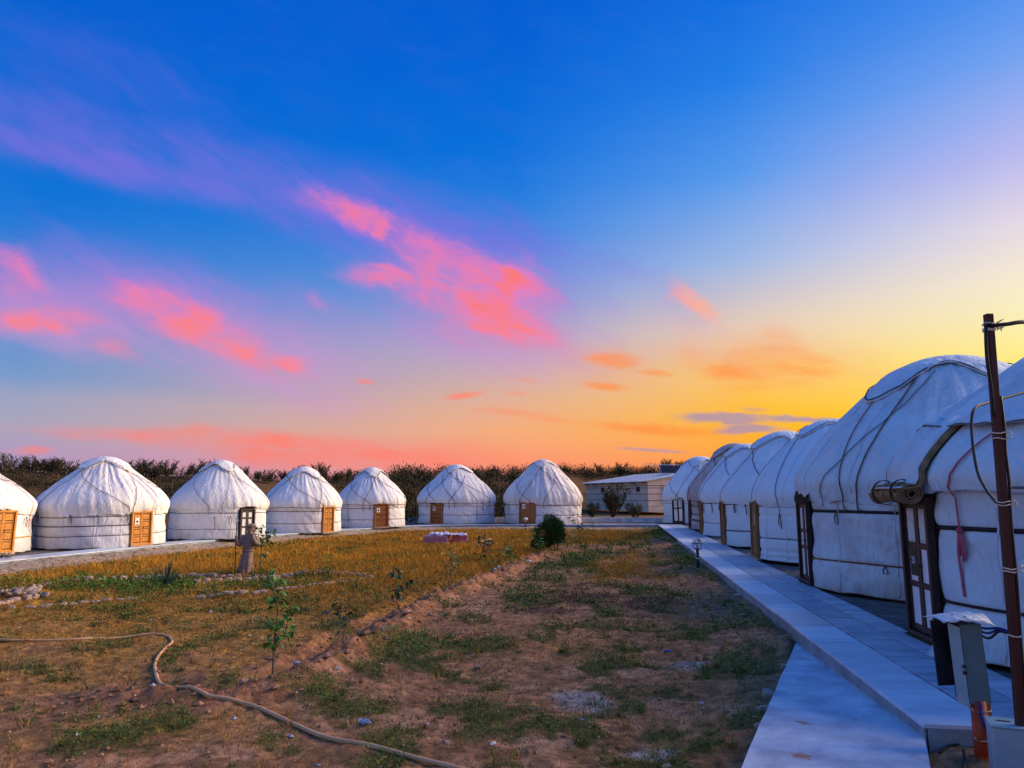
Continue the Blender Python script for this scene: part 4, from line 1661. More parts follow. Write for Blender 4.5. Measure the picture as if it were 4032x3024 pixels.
def build_right_yurts():
    G2 = 'white yurts along the straight path'
    # A, number 17, at the head of the path
    c = (13.6, 53.2)
    y = Yurt('white yurt with dark glazed door marked 17 at the end of the straight path', c, 2.75, 1.72, 4.65, door_dir(c, -38), 'blueish', 117, 1.0, .2, group=G2, folds=.7, pinch=((1.35, .02, .03), (.5, .02, .03)), crown_rot=20)
    y.door(.98, 1.72, 'glazed', M['dark_wood'], number=('17', (.03, .60, 1.0), True))
    me = text_mesh('17', .24, 'number')
    iw = (.98 - .15) / 2
    link('number', me, M['ink'], y.d, (-(iw / 2 + .004), .0115, .86), (math.pi / 2, 0, 0))
    y.build_wall(); y.build_roof(.04, .16); y.build_crown(.6, .78, 'plum')
    y.net('brown', .02, 52, 1.2); y.belt(1.38, 'plum', .012); y.belt(.5, 'blue', .010); y.tie(30, 1.3, .3, 'grey')
    # B, felt
    c = right_pos(43.0, 2.7, -.05)
    y = Yurt('beige felt yurt with brown patches standing between white ones', c, 2.7, 1.75, 4.85, LEFTWARD, 'felt', 118, 1.0, .3, group=G2, folds=1.2, pinch=((1.3, .03, .03),), crown_canvas='felt', crown_rot=26)
    y.door(.95, 1.65, 'plank', M['dark_wood'])
    y.build_wall(); y.build_roof(.05); y.build_crown(.6, .78, 'dark')
    y.net('plum', .026, 55, 1.3); y.roof_belt('maroon', .02); y.belt(1.3, 'dark', .02); y.belt(.85, 'maroon', .03, .04); y.belt(.52, 'brown', .06, .06)
    for a in (14, 30, 44):
        y.tie(a, 1.5, .4, 'dark', False, .03)
    # C
    c = right_pos(37.4, 2.45)
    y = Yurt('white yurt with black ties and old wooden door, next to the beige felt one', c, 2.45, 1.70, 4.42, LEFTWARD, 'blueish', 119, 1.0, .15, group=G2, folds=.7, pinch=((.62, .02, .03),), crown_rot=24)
    y.door(.92, 1.62, 'plank', M['old_wood'])
    y.build_wall(); y.build_roof(.03); y.build_crown(.62, .80, 'plum')
    y.net('plum', .024, 40, 1.45); y.belt(1.56, 'dark', .02); y.belt(.62, 'blue', .012)
    for a in (18, 34, 46):
        y.tie(a, 1.56, .42, 'dark', a != 34, .025)
    # D
    c = right_pos(29.7, 2.55)
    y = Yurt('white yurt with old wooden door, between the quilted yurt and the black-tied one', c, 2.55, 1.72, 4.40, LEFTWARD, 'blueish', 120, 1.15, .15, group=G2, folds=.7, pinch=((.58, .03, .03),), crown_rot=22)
    y.door(.95, 1.66, 'plank', M['old_wood'])
    y.build_wall(); y.build_roof(.03); y.build_crown(.58, .78, 'plum')
    y.net('plum', .022, 38, 1.5); y.belt(1.58, 'dark', .012); y.belt(.60, 'grey', .024)
    for a in (13, 30, 42):
        y.tie(a, 1.56, .36, 'dark', a == 30, .022)
    y.tie(64, 1.2, .7, 'dark', False, .02)
    # E quilted
    c = right_pos(23.2, 2.55)
    y = Yurt('quilted white yurt with padded skirt, red cords and old wooden door', c, 2.55, 1.72, 4.20, LEFTWARD, 'quilt', 121, 1.3, .16, group=G2, folds=.35, pinch=((.66, .05, .025), (1.32, .03, .03), (.30, .04, .05), (.12, .035, .04)), crown_rot=24)
    y.door(.95, 1.70, 'plank', M['old_wood'], notice=(.22, 1.12, .2, .3))
    y.build_wall(); y.build_roof(.02); y.build_crown(.62, .80, 'blue')
    y.seams((12, 40, 66, 92), (22, 40, 58), .58)
    y.strap(20, .66, 36, 1.34, 'plum', .016, bend=.08); y.strap(70, .66, 62, 1.34, 'pink', .014, bend=-.15); y.strap(5, .62, 4, 1.5, 'blue', .014)
    y.belt(1.58, 'maroon', .012, .015, 6, 330); y.belt(.66, 'grey', .020, .008)
    y.tie(36, 1.34, .42, 'maroon', True, .016); y.tie(56, 1.34, .3, 'pink', True, .014)
    # F number 22
    c = right_pos(16.75, 3.25)
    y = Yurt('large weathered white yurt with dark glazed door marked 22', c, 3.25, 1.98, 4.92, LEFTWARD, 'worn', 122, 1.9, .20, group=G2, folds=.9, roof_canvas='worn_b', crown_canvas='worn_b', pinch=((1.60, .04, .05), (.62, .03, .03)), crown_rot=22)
    y.door(.92, 1.76, 'glazed', M['dark_wood'], number=('22', (.03, .42, .64, 1.0)))
    me = text_mesh('22', .15, 'number')
    iw = (.92 - .15) / 2
    link('number', me, M['red_ink'], y.d, ((iw / 2 + .004), .0115, 1.36), (math.pi / 2, 0, 0))
    y.build_wall(); y.build_roof(.05, .05); y.build_crown(.50, .76, 'dark')
    y.seams((10, 34, 62, 88, 112), (26, 48, 70, 92), .5)
    y.strap(20, .72, 30, 1.6, 'brown', .016, bend=.1); y.strap(46, .70, 36, 1.62, 'brown', .018, bend=.06); y.strap(100, .62, 84, 1.6, 'grey', .016); y.strap(58, .70, 20, 1.7, 'grey', .012); y.strap(92, .60, 52, 1.62, 'brown', .012)
    y.belt(1.60, 'dark', .032, .012); y.belt(.60, 'brown', .018, .03)
    y.tie(26, 1.58, .25, 'brown'); y.tie(52, 1.58, .28, 'brown'); y.tie(44, .60, .14, 'brown')
    # felt under the lifted roof edge above the door
    pts = []
    n = 10
    V, F = [], []
    for i in range(n + 1):
        p = y.ph + math.radians(-8 + 20 * i / n)
        for z, o in ((1.76, .10), (1.86, .13), (2.02, .07)):
            V.append((math.cos(p) * (y.R + o * .7 + .008 * math.sin(i * 2.1)), math.sin(p) * (y.R + o * .7), z + (.03 * math.sin(i * .9) if z < 1.8 else 0)))
    for i in range(n):
        for k in range(2):
            a = i * 3 + k
            F.append((a, a + 3, a + 4, a + 1))
    MB().add(V, F).build('felt_edge', M['felt_dark'], y.root, True)
    # G number 23
    c = right_pos(10.35, 3.3, -.05)
    y = Yurt('large white yurt with rolled felt over its dark door, black plate 23', c, 3.3, 1.98, 4.32, LEFTWARD, 'worn_b', 123, 2.1, .02, group=G2, folds=.9, pinch=((1.52, .04, .04), (.60, .04, .035)), wall_flare=(15.5, 6.0, .42, .66), crown_rot=22)
    y.door(.95, 1.86, 'glazed', M['dark_wood'], number=('23', (.03, .36, .66, 1.0), True))
    iw = (.95 - .15) / 2
    pl = MB().bbox((-(iw / 2 + .004), .008, 1.00), (.205, .014, .40), .003).build('number_plate', M['black_plate'], y.d)
    link('number', text_mesh('23', .13, 'number'), M['paper'], pl, (-(iw / 2 + .004), .0, 1.0), (math.pi / 2, 0, 0))
    y.build_wall(); y.build_roof(.05, -.02); y.build_crown(.62, .80, 'dark')
    y.seams((), (26, 42, 58, 74))
    y.strap(40, .80, 17.5, 1.50, 'pink', .016, bend=-.16)
    y.belt(1.52, 'dark', .030, .012); y.belt(.60, 'dark', .020, .02); y.belt(2.0, 'grey', .014, .02, 12, 120, .10)
    # the outer roof cloth ends well above the wall on this tent
    nph, ns = 220, 26
    P_, T_ = np.meshgrid(np.linspace(0, 2 * math.pi, nph, endpoint=False), np.linspace(0, 1, ns))
    uu = np.mod(P_ - y.ph, 2 * math.pi)
    qq = np.angle(np.exp(1j * uu)) * y.R
    s0 = .20 + .035 * (vnoise(uu * 3, uu * 0, 71) - .5) * 2 + .05 * np.exp(-(qq / .8) ** 2)
    s_ = s0 + (.72 - s0) * T_
    r_, z_ = y.roof_rz(P_, s_)
    off = .035 + .03 * (1 - T_) ** 3 + .03 * (vnoise(uu * 26, T_ * 2, 73) - .5) * (1 - T_)
    V_ = np.stack([(r_ + off) * np.cos(P_), (r_ + off) * np.sin(P_), z_ + off], -1).reshape(-1, 3)
    oc = link('outer_roof_cover', mesh_np('outer_roof_cover', V_, Yurt.quads(ns, nph, True)), y.rcanvas, y.root)
    md = oc.modifiers.new('cloth', 'SOLIDIFY')
    md.thickness = .02
    md.offset = -1
    hp, hu = [], []
    for a_ in np.linspace(0, 2 * math.pi, 110):
        i_ = int(a_ / (2 * math.pi) * nph) % nph
        hp.append(tuple(V_[i_] + np.array((.01 * math.cos(a_), .01 * math.sin(a_), 0))))
        hu.append((math.cos(a_), math.sin(a_), .4))
    MB().tube(hp, .012, 5, False, (.012, .012), hu).build('hem_rope', STRAP['grey'], y.root, True)
    # pink sash knotted at the belt
    p = y.ph + math.radians(17.5)
    o = Vector((math.cos(p), math.sin(p), 0)); t = Vector((-math.sin(p), math.cos(p), 0))
    b = Vector(y.wall_pt(p, 1.50, .06))
    mb = MB()
    mb.lathe([(.006, -.05), (.04, -.025), (.045, .02), (.006, .05)], tuple(b), 8)
    for k, ln in ((-.6, .78), (.5, .36), (.9, .34), (-.2, .3)):
        q = [b, b + t * .05 * k + Vector((0, 0, -.3 * ln)) + o * .02, b + t * .06 * k + Vector((0, 0, -.7 * ln)), b + t * .03 * k + Vector((0, 0, -ln))]
        mb.tube([tuple(w_) for w_ in spline(q, 4)], .02, 6, True, (.024, .010), [tuple(o)] * 13)
    mb.build('sash', STRAP['pink'], y.root, True)
    # the felt flap rolled up above the door
    flap = flap_roll(y)
    return y


def flap_roll(y):
    p = y.ph
    o = Vector((math.cos(p), math.sin(p), 0))
    tn = Vector((math.sin(p), -math.cos(p), 0)) * -1     # to the right when facing the door from outside
    tn = Vector((-math.sin(p), math.cos(p), 0))
    R = y.R
    c = o * (R + .22) + Vector((0, 0, 1.97))
    W = .62
    # spiral roll
    V, F = [], []
    n, turns = 60, 3.0
    m = 12
    for i in range(n + 1):
        a = i / n * turns * 2 * math.pi
        r = .045 + .105 * i / n
        for k in range(m + 1):
            x = -W + 2 * W * k / m
            w = r * (1 + .05 * math.sin(k * 1.7 + a * .5)) + .006 * math.sin(a * 3 + k)
            sag = -.03 * math.cos(k / m * math.pi * 2)
            q = c + tn * (x + .02 * math.sin(a)) + o * (w * math.cos(a)) + Vector((0, 0, w * math.sin(a) + sag * .5))
            V.append(q)
    for i in range(n):
        for k in range(m):
            a = i * (m + 1) + k
            F.append((a, a + 1, a + m + 2, a + m + 1))
    roll = MB().add(V, F).build('door_flap', M['felt'], y.root, True)
    md = roll.modifiers.new('thick', 'SOLIDIFY')
    md.thickness = .022
    # dark bands near the ends of the roll
    for x in (-W * .62, W * .5):
        mb = MB()
        pts = [tuple(c + tn * (x + .02 * math.sin(a * 2)) + o * (.168 * math.cos(a)) + Vector((0, 0, .168 * math.sin(a)))) for a in np.linspace(0, 2 * math.pi, 21)]
        mb.tube(pts, .02, 5, False, (.035, .006), [tuple(Vector(q) - c - tn * x) for q in pts])
        mb.build('pattern_band', M['felt_dark'], roll, True)
    # upper part hanging from under the roof edge, with white lining
    V, F = [], []
    n = 10
    m = 12
    for i in range(n + 1):
        t = i / n
        for k in range(m + 1):
            x = (-W + 2 * W * k / m) * (.86 + .04 * t)
            pk = y.ph + x / R
            if t < .75:
                q = Vector(y.roof_pt(pk, .27 * (1 - t / .75), .07 + .05 * t + .012 * math.sin(k * 1.3 + t * 4)))
            else:
                q0 = Vector(y.roof_pt(pk, 0.0, .11))
                q1 = c + o * .15 + tn * x + Vector((0, 0, .06))
                q = q0.lerp(q1, (t - .75) / .25)
            V.append(q)
    for i in range(n):
        for k in range(m):
            a = i * (m + 1) + k
            F.append((a, a + 1, a + m + 2, a + m + 1))
    up = MB().add(V, F).build('flap_lining', CANVAS['worn_b'], y.root, True)
    md = up.modifiers.new('thick', 'SOLIDIFY')
    md.thickness = .012
    md.offset = 1
    V2 = []
    for q in V:
        V2.append(q - o * .05 + Vector((0, 0, -.035)))
    # felt layer a little wider than the lining
    V3 = []
    for i in range(n + 1):
        for k in range(m + 1):
            q = V2[i * (m + 1) + k]
            x = q.dot(tn)
            V3.append(q + tn * (x * .16))
    fl = MB().add(V3, F).build('flap_felt', M['felt'], y.root, True)
    md = fl.modifiers.new('thick', 'SOLIDIFY')
    md.thickness = .03
    return roll


build_left_yurts()
YG = build_right_yurts()


# ---------------------------------------------------------------- buildings and walls behind
def build_house():
    A = np.array((13.7, 75.0)); B = np.array((9.0, 90.0))
    u = (B - A); L = np.linalg.norm(u); u = u / L           # along the long wall, away
    v = np.array((u[1], -u[0]))                             # to the right, the short wall
    if v[0] < 0:
        v = -v
    zb = .25
    rz = math.atan2(u[1], u[0])
    root = empty('outbuilding', (A[0], A[1], zb), 0, 'beige plastered outbuilding with maroon lines and a sloping metal roof', 'building')
    H0, H1, D = 3.05, 4.05, 6.6

    def P(a, b, z):
        q = u * a + v * b
        return (q[0], q[1], z)
    mb = MB()
    mb.add([P(0, 0, 0), P(L, 0, 0), P(L, D, 0), P(0, D, 0), P(0, 0, H0), P(L, 0, H0), P(L, D, H1), P(0, D, H1)],
           [(0, 1, 5, 4), (1, 2, 6, 5), (2, 3, 7, 6), (3, 0, 4, 7), (4, 5, 6, 7)])
    mb.build('wall', M['plaster'], root)
    # roof sheet with overhang
    sl = (H1 - H0) / D
    rf = MB()
    o = .5
    for k, z in ((0, .02), (1, .09)):
        for a, b in ((-.25, -o), (L + .4, -o), (L + .4, D + .3), (-.25, D + .3)):
            rf.v.append(P(a, b, H0 + sl * b + z))
    rf.f += [(3, 2, 1, 0), (4, 5, 6, 7), (0, 1, 5, 4), (1, 2, 6, 5), (2, 3, 7, 6), (3, 0, 4, 7)]
    r = rf.build('roof', M['metal_roof'], root)
    n = 16
    for k in range(n + 1):
        a = -.25 + (L + .65) * k / n
        m2 = MB()
        m2.add([P(a - .03, -o, H0 - sl * o + .091), P(a + .03, -o, H0 - sl * o + .091), P(a + .03, D + .3, H0 + sl * (D + .3) + .091), P(a - .03, D + .3, H0 + sl * (D + .3) + .091),
                P(a - .02, -o, H0 - sl * o + .13), P(a + .02, -o, H0 - sl * o + .13), P(a + .02, D + .3, H0 + sl * (D + .3) + .13), P(a - .02, D + .3, H0 + sl * (D + .3) + .13)],
               [(3, 2, 1, 0), (4, 5, 6, 7), (0, 1, 5, 4), (1, 2, 6, 5), (2, 3, 7, 6), (3, 0, 4, 7)])
        m2.build('roof_seam', M['metal_roof'], r)
    # rafters under the eave
    for k in range(7):
        a = .5 + (L - 1.0) * k / 6
        m2 = MB()
        m2.add([P(a - .05, -o + .05, H0 - sl * o - .12), P(a + .05, -o + .05, H0 - sl * o - .12), P(a + .05, -.004, H0 - .16), P(a - .05, -.004, H0 - .16),
                P(a - .05, -o + .05, H0 - sl * o + .015), P(a + .05, -o + .05, H0 - sl * o + .015), P(a + .05, -.004, H0 + .015), P(a - .05, -.004, H0 + .015)],
               [(3, 2, 1, 0), (4, 5, 6, 7), (0, 1, 5, 4), (1, 2, 6, 5), (2, 3, 7, 6), (3, 0, 4, 7)])
        m2.build('rafter', M['dark_wood'], r)

    def strip(a0, b0, a1, b1, z, w, mat, name, out=.02):
        nrm = -v if b0 == b1 else -u
        m2 = MB()
        vs = []
        for d in (0.002, out):
            for (a, b) in ((a0, b0), (a1, b1)):
                for zz in (z - w / 2, z + w / 2):
                    q = u * a + v * b + nrm * d
                    vs.append((q[0], q[1], zz))
        m2.add(vs, [(0, 2, 3, 1), (4, 5, 7, 6), (0, 1, 5, 4), (2, 6, 7, 3), (1, 3, 7, 5), (0, 4, 6, 2)])
        m2.build(name, mat, root)
    for z in (2.62, 2.38, 1.78, 1.12):
        strip(0, 0, L, 0, z, .05, M['maroon'], 'painted_line')
        strip(0, 0, 0, D, z, .05, M['maroon'], 'painted_line')
    strip(-.02, 0, L, 0, .62, .06, M['plaster'], 'pipe', .05)
    strip(0, -.02, 0, 2.6, .62, .06, M['plaster'], 'pipe', .05)
    # pipe loops on the long wall and a riser on the short one
    for a in (1.6, 2.4, 3.3, 4.4, 5.7, 6.4):
        q = u * a - v * .06
        MB().tube([(q[0], q[1], .60), (q[0], q[1], 1.16)], .035, 6).build('pipe', M['plaster'], root, True)
    q = v * 1.75 - u * .06
    MB().tube([(q[0], q[1], .62), (q[0], q[1], 2.6)], .045, 6).build('pipe', M['plaster'], root, True)
    q = u * 1.6 - v * .05
    # small windows
    for a in (1.75, 10.6):
        w = MB()
        q0, q1 = u * a, u * (a + .75)
        vs = []
        for d in (.06, .004):
            for qq in (q0, q1):
                for z in (2.02, 2.52):
                    w_ = qq - v * d
                    vs.append((w_[0], w_[1], z))
        w.add(vs, [(0, 1, 3, 2), (4, 6, 7, 5), (0, 4, 5, 1), (2, 3, 7, 6), (1, 5, 7, 3), (0, 2, 6, 4)])
        wo = w.build('window', M['solar'], root)
        for z in (2.0, 2.54):
            m2 = MB()
            c_ = u * (a + .375) - v * .05
            m2.box((c_[0], c_[1], z), (.86, .12, .05), Matrix.Rotation(rz, 3, 'Z'))
            m2.build('window_frame', M['plaster'], wo)
    # doorway, steps and yellow letter on the short wall
    c_ = v * 3.5 - u * .02
    MB().box((c_[0], c_[1], 1.25), (1.0, .05, 2.0), Matrix.Rotation(math.atan2(v[1], v[0]), 3, 'Z')).build('door', M['dark_wood'], root)
    for k in range(3):
        c_ = v * 3.3 - u * (.35 + .32 * (2 - k) * 1.0)
        MB().box((c_[0], c_[1], .07 + .0 + .13 * k - .02), (1.6, .34, .14 + .26 * k * 0 + .0), Matrix.Rotation(math.atan2(v[1], v[0]), 3, 'Z')).build('step', M['marble_side'], root)
    me = text_mesh('Q', .42, 'letter')
    c_ = v * 2.55 - u * .03
    link('letter', me, M['yellow'], root, (c_[0], c_[1], 2.05), (math.pi / 2, 0, math.atan2(v[1], v[0])))
    # meter box under the eave
    c_ = u * 2.6 - v * .08
    MB().bbox((c_[0], c_[1], 2.75), (.3, .15, .3), .02, Matrix.Rotation(rz, 3, 'Z')).build('meter_box', M['grey_box_light'], root)

    # solar water heater rack behind the roof
    c0 = np.array(A) + u * 4.5 + v * 4.3
    sr = empty('solar_rack', (c0[0], c0[1], zb + 3.62), 0, 'dark solar collector rack on steel legs above the metal roof', 'solar panel')
    d1 = np.array((.985, .17)); d2 = np.array((-d1[1], d1[0]))
    Wd = 6.5

    def Q(a, b, z):
        q = d1 * a + d2 * b
        return (q[0], q[1], z)
    for k in range(4):
        a0, a1 = Wd * k / 4 + .04, Wd * (k + 1) / 4 - .04
        m2 = MB()
        m2.add([Q(a0, 0, .35), Q(a1, 0, .35), Q(a1, 1.1, 1.30), Q(a0, 1.1, 1.30), Q(a0, .05, .31), Q(a1, .05, .31), Q(a1, 1.15, 1.26), Q(a0, 1.15, 1.26)],
               [(0, 1, 2, 3), (7, 6, 5, 4), (0, 4, 5, 1), (1, 5, 6, 2), (2, 6, 7, 3), (3, 7, 4, 0)])
        m2.build('collector_panel', M['solar'], sr)
    for k in range(5):
        a = Wd * k / 4
        m2 = MB()
        m2.tube([Q(a, 1.25, -.12), Q(a, 1.25, 1.30)], .04, 5)
        m2.tube([Q(a, -.05, -.12), Q(a, -.05, .4)], .04, 5)
        m2.tube([Q(a, -.05, .1), Q(a, 1.2, 1.1)], .03, 5)
        m2.build('leg', M['galv'], sr)
    MB().tube([Q(-.1, 1.2, 1.33), Q(Wd + .1, 1.2, 1.33)], .05, 6).build('top_rail', M['galv'], sr)
    MB().tube([Q(-.1, -.06, .36), Q(Wd + .1, -.06, .36)], .05, 6).build('bottom_rail', M['galv'], sr)
    MB().tube([Q(0, -.1, .0), Q(1.6, -.1, .4)], .03, 6).build('brace', M['galv'], sr)

    # low rendered wall behind the curved path
    wl = MB()
    pts = [(-8.5, 54.2), (-6.2, 54.6), (-1.0, 55.0), (5.0, 55.3), (11.0, 54.6)]
    for a, b in zip(pts, pts[1:]):
        a, b = np.array(a), np.array(b)
        d = (b - a) / np.linalg.norm(b - a)
        n_ = np.array((-d[1], d[0])) * .12
        vs = []
        for z in (-.3, .28):
            for q in (a - n_, b - n_, b + n_, a + n_):
                vs.append((q[0], q[1], z))
        wl.add(vs, [(3, 2, 1, 0), (4, 5, 6, 7), (0, 1, 5, 4), (1, 2, 6, 5), (2, 3, 7, 6), (3, 0, 4, 7)])
    o_ = wl.build('low_wall', M['concrete'], None)
    tag(o_, 'low pale rendered wall running behind the curved path', 'wall')


# ---------------------------------------------------------------- plants
def leaf_quads(c, d, n, ln, wd):
    """c,d,n arrays (k,3): foot, direction, normal -> folded 4-vertex leaves"""
    d = d / np.linalg.norm(d, axis=1, keepdims=True)
    s = np.cross(d, n)
    s = s / (np.linalg.norm(s, axis=1, keepdims=True) + 1e-9)
    ln = np.asarray(ln)[:, None]
    wd = np.asarray(wd)[:, None]
    V = np.stack([c, c + d * ln * .45 + s * wd * .5, c + d * ln, c + d * ln * .45 - s * wd * .5], 1).reshape(-1, 3)
    F = np.arange(len(c) * 4).reshape(-1, 4)
    return V, F


def leaf_mesh(name, ln=1.0, wd=.8):
    """one broad leaf, slightly cupped, tip along +X"""
    V, F = [], []
    n = 6
    for i in range(n + 1):
        t = i / n
        w = wd / 2 * (math.sin(math.pi * min(1, t * 1.02) ** .75)) if 0 < t < 1 else .0
        z = .10 * math.sin(t * math.pi) - .22 * t * t
        V += [(t * ln, -w, z + w * .35), (t * ln, 0, z), (t * ln, w, z + w * .35)]
    for i in range(n):
        a = i * 3
        F += [(a, a + 1, a + 4, a + 3), (a + 1, a + 2, a + 5, a + 4)]
    return MB().add(V, F).mesh(name, True)


def leaf_material(name, c1, c2, rough=.5):
    m = mat_noise(name, c1, c2, 6, rough, .1, 30, .4)
    b = m.node_tree.nodes['Principled BSDF']
    b.inputs['Transmission Weight'].default_value = .0
    b.inputs['Subsurface Weight'].default_value = .0
    return m


M['leaf_bright'] = leaf_material('leaf_bright', (.055, .17, .014), (.11, .27, .025))
M['leaf_mid'] = leaf_material('leaf_mid', (.04, .10, .018), (.085, .17, .03))
M['leaf_dark'] = leaf_material('leaf_dark', (.02, .05, .02), (.04, .085, .03))
M['yucca'] = leaf_material('yucca_leaf', (.018, .05, .035), (.04, .09, .06))
LEAFM = {}


def stem_path(rg, base, top, wob=.04, n=6):
    pts = []
    for i in range(n + 1):
        t = i / n
        k = math.sin(t * math.pi)
        pts.append(Vector(base) * (1 - t) + Vector(top) * t + Vector((rg.uniform(-wob, wob), rg.uniform(-wob, wob), 0)) * k)
    return pts


def sapling(base_px, top_px, label, leaves=40, leaf=.075, mat='leaf_mid', start=.35, seed=1, single=False, spread=.10, trunk_r=.012, fork=0, group='young saplings in the garden', zoff=0.0, gaps=None):
    rg = random.Random(seed)
    bx, by = gp(base_px[0], base_px[1], GZ)
    z0 = gz1(bx, by) - .03 + zoff
    tp = at(top_px[0], top_px[1], by)
    h = max(.25, tp[2] - z0)
    root = empty('sapling', (bx, by, z0), 0, label, 'tree', group)
    top = Vector((tp[0] - bx, rg.uniform(-.05, .05), h))
    stem = stem_path(rg, (0, 0, 0), top, .05 * h)
    sp = [Vector(p) for p in spline([tuple(p) for p in stem], 3)]
    tr = MB()
    tr.tube([tuple(p) for p in sp], [trunk_r * (1 - .75 * i / len(sp)) for i in range(len(sp))], 6)
    sites = []
    for k in range(fork):
        t0 = rg.uniform(.3, .6)
        p0 = sp[int(t0 * (len(sp) - 1))]
        a = rg.uniform(0, 6.28)
        p1 = p0 + Vector((math.cos(a) * spread * 1.6, math.sin(a) * spread * 1.2, h * rg.uniform(.2, .42)))
        br = [Vector(q) for q in spline([tuple(p0), tuple(p0.lerp(p1, .5) + Vector((math.cos(a) * spread * .5, 0, -.02))), tuple(p1)], 5)]
        tr.tube([tuple(p) for p in br], [trunk_r * .55 * (1 - .7 * i / len(br)) for i in range(len(br))], 5)
        sites += [br[j] for j in range(2, len(br))] * 2
    tr.build('trunk', M['twig'], root, True)
    main = [p for i, p in enumerate(sp) if i / (len(sp) - 1) > start]
    if gaps:
        main = [p for p in main if not any(a < p.z / h < b for a, b in gaps)]
    pool = main * 3 + sites
    if single:
        key = (mat,)
        if key not in LEAFM:
            LEAFM[key] = leaf_mesh('leaf')
            LEAFM[key].materials.append(M[mat])
        for k in range(leaves):
            p = rg.choice(pool) + Vector((0, 0, rg.uniform(-.04, .04) * h))
            a = rg.uniform(0, 2 * math.pi)
            s = leaf * rg.uniform(.6, 1.25)
            o = link('leaf', LEAFM[key], None, root, tuple(p + Vector((math.cos(a), math.sin(a), 0)) * rg.uniform(.01, spread * .8)), (rg.uniform(-.6, .6), rg.uniform(-.2, 1.0), a))
            o.scale = (s, s, s)
    else:
        k = leaves
        idx = [rg.choice(pool) for _ in range(k)]
        c = np.array([tuple(q) for q in idx]) + np.random.RandomState(seed).normal(0, 1, (k, 3)) * np.array((spread * .5, spread * .5, .03 * h))
        rs = np.random.RandomState(seed + 5)
        a = rs.uniform(0, 6.28, k)
        d = np.stack([np.cos(a), np.sin(a), rs.uniform(-.7, .5, k)], 1)
        n_ = np.stack([rs.normal(0, .4, k), rs.normal(0, .4, k), np.ones(k)], 1)
        V, F = leaf_quads(c, d, n_, leaf * rs.uniform(.6, 1.3, k), leaf * .75 * rs.uniform(.6, 1.2, k))
        link('crown', mesh_np('crown', V, F, None, False), M[mat], root)
    return root


def build_saplings():
    sapling((588, 1482), (600, 1240), 'tall sapling with broad bright green leaves beside the hose', 112, .085, 'leaf_bright', .33, 11, True, .10, .014, 1, gaps=((.60, .63),))
    sapling((568, 1236), (556, 1136), 'leafy sapling growing close beside the stone statue', 70, .13, 'leaf_mid', .28, 12, True, .16, .02, 1, gaps=((.48, .56),))
    sapling((858, 1338), (860, 1222), 'slender dark-leaved sapling standing on the dug furrow', 52, .10, 'leaf_dark', .30, 13, True, .14, .012, 1)
    sapling((976, 1272), (974, 1178), 'thin sapling with sparse yellowish leaves before the pink stack', 60, .10, 'leaf_mid', .18, 14, False, .16, .012, 2)
    sapling((1040, 1216), (1046, 1150), 'bushy dark-leaved sapling near the wooden stick', 90, .15, 'leaf_dark', .25, 15, False, .26, .018, 3)
    sapling((1104, 1224), (1098, 1178), 'light yellow-green sapling left of the juniper', 60, .14, 'leaf_bright', .2, 16, False, .2, .014, 2)
    sapling((1250, 1166), (1248, 1112), 'spindly sapling with pale leaves right of the juniper', 60, .16, 'leaf_mid', .35, 17, False, .3, .02, 3)
    sapling((1282, 1150), (1282, 1122), 'tiny sprout at the foot of the curved path', 24, .14, 'leaf_mid', .3, 18, False, .16, .014, 1)
    sapling((740, 1415), (738, 1278), 'dark wilting sapling in a hole by the furrow', 46, .075, 'leaf_dark', .2, 19, True, .12, .009, 2)
    sapling((10, 1228), (8, 1196), 'small shoot at the foot of the gravel bank', 40, .10, 'leaf_dark', .15, 20, False, .12, .012, 1)
    sapling((690, 1232), (688, 1180), 'thin bare shoot between statue and pink stack', 20, .07, 'leaf_dark', .3, 22, False, .1, .008, 1)
    sapling((945, 1352), (948, 1330), 'tiny weed seedling sprouting on the furrow side', 18, .06, 'leaf_mid', .3, 23, False, .07, .006, 1)
    sapling((1172, 1200), (1165, 1150), 'bright green shoot in front of the juniper', 50, .13, 'leaf_bright', .2, 24, False, .14, .012, 1)


def build_yucca():
    bx, by = gp(360, 1268, GZ - .04)
    z0 = gz1(bx, by) - .02
    root = empty('yucca', (bx, by, z0), 0, 'spiky dark green yucca in the stone-edged bed', 'plant')
    MB().lathe([(.07, 0), (.085, .05), (.075, .14), (.05, .2)], (0, 0, 0), 9).build('trunk', M['bark'], root, True)
    me = MB()
    V, F = [], []
    n = 6
    for i in range(n + 1):
        t = i / n
        w = .028 * (1 - t) ** .6 * (.7 + .3 * math.sin(t * 3.14))
        z = -.05 * t * t
        V += [(t, -w, z + w * .6), (t, 0, z), (t, w, z + w * .6)]
    for i in range(n):
        a = i * 3
        F += [(a, a + 1, a + 4, a + 3), (a + 1, a + 2, a + 5, a + 4)]
    lm = MB().add(V, F).mesh('leaf', True)
    lm.materials.append(M['yucca'])
    rg = random.Random(9)
    for k in range(58):
        a = rg.uniform(0, 6.28)
        e = math.radians(rg.choice([rg.uniform(40, 88), rg.uniform(25, 75), rg.uniform(-5, 30)]))
        o = link('leaf', lm, None, root, (.03 * math.cos(a), .03 * math.sin(a), .14 + rg.uniform(-.03, .05)), (0, -e, a))
        s = rg.uniform(.42, .66)
        o.scale = (s, s * 1.1, s)


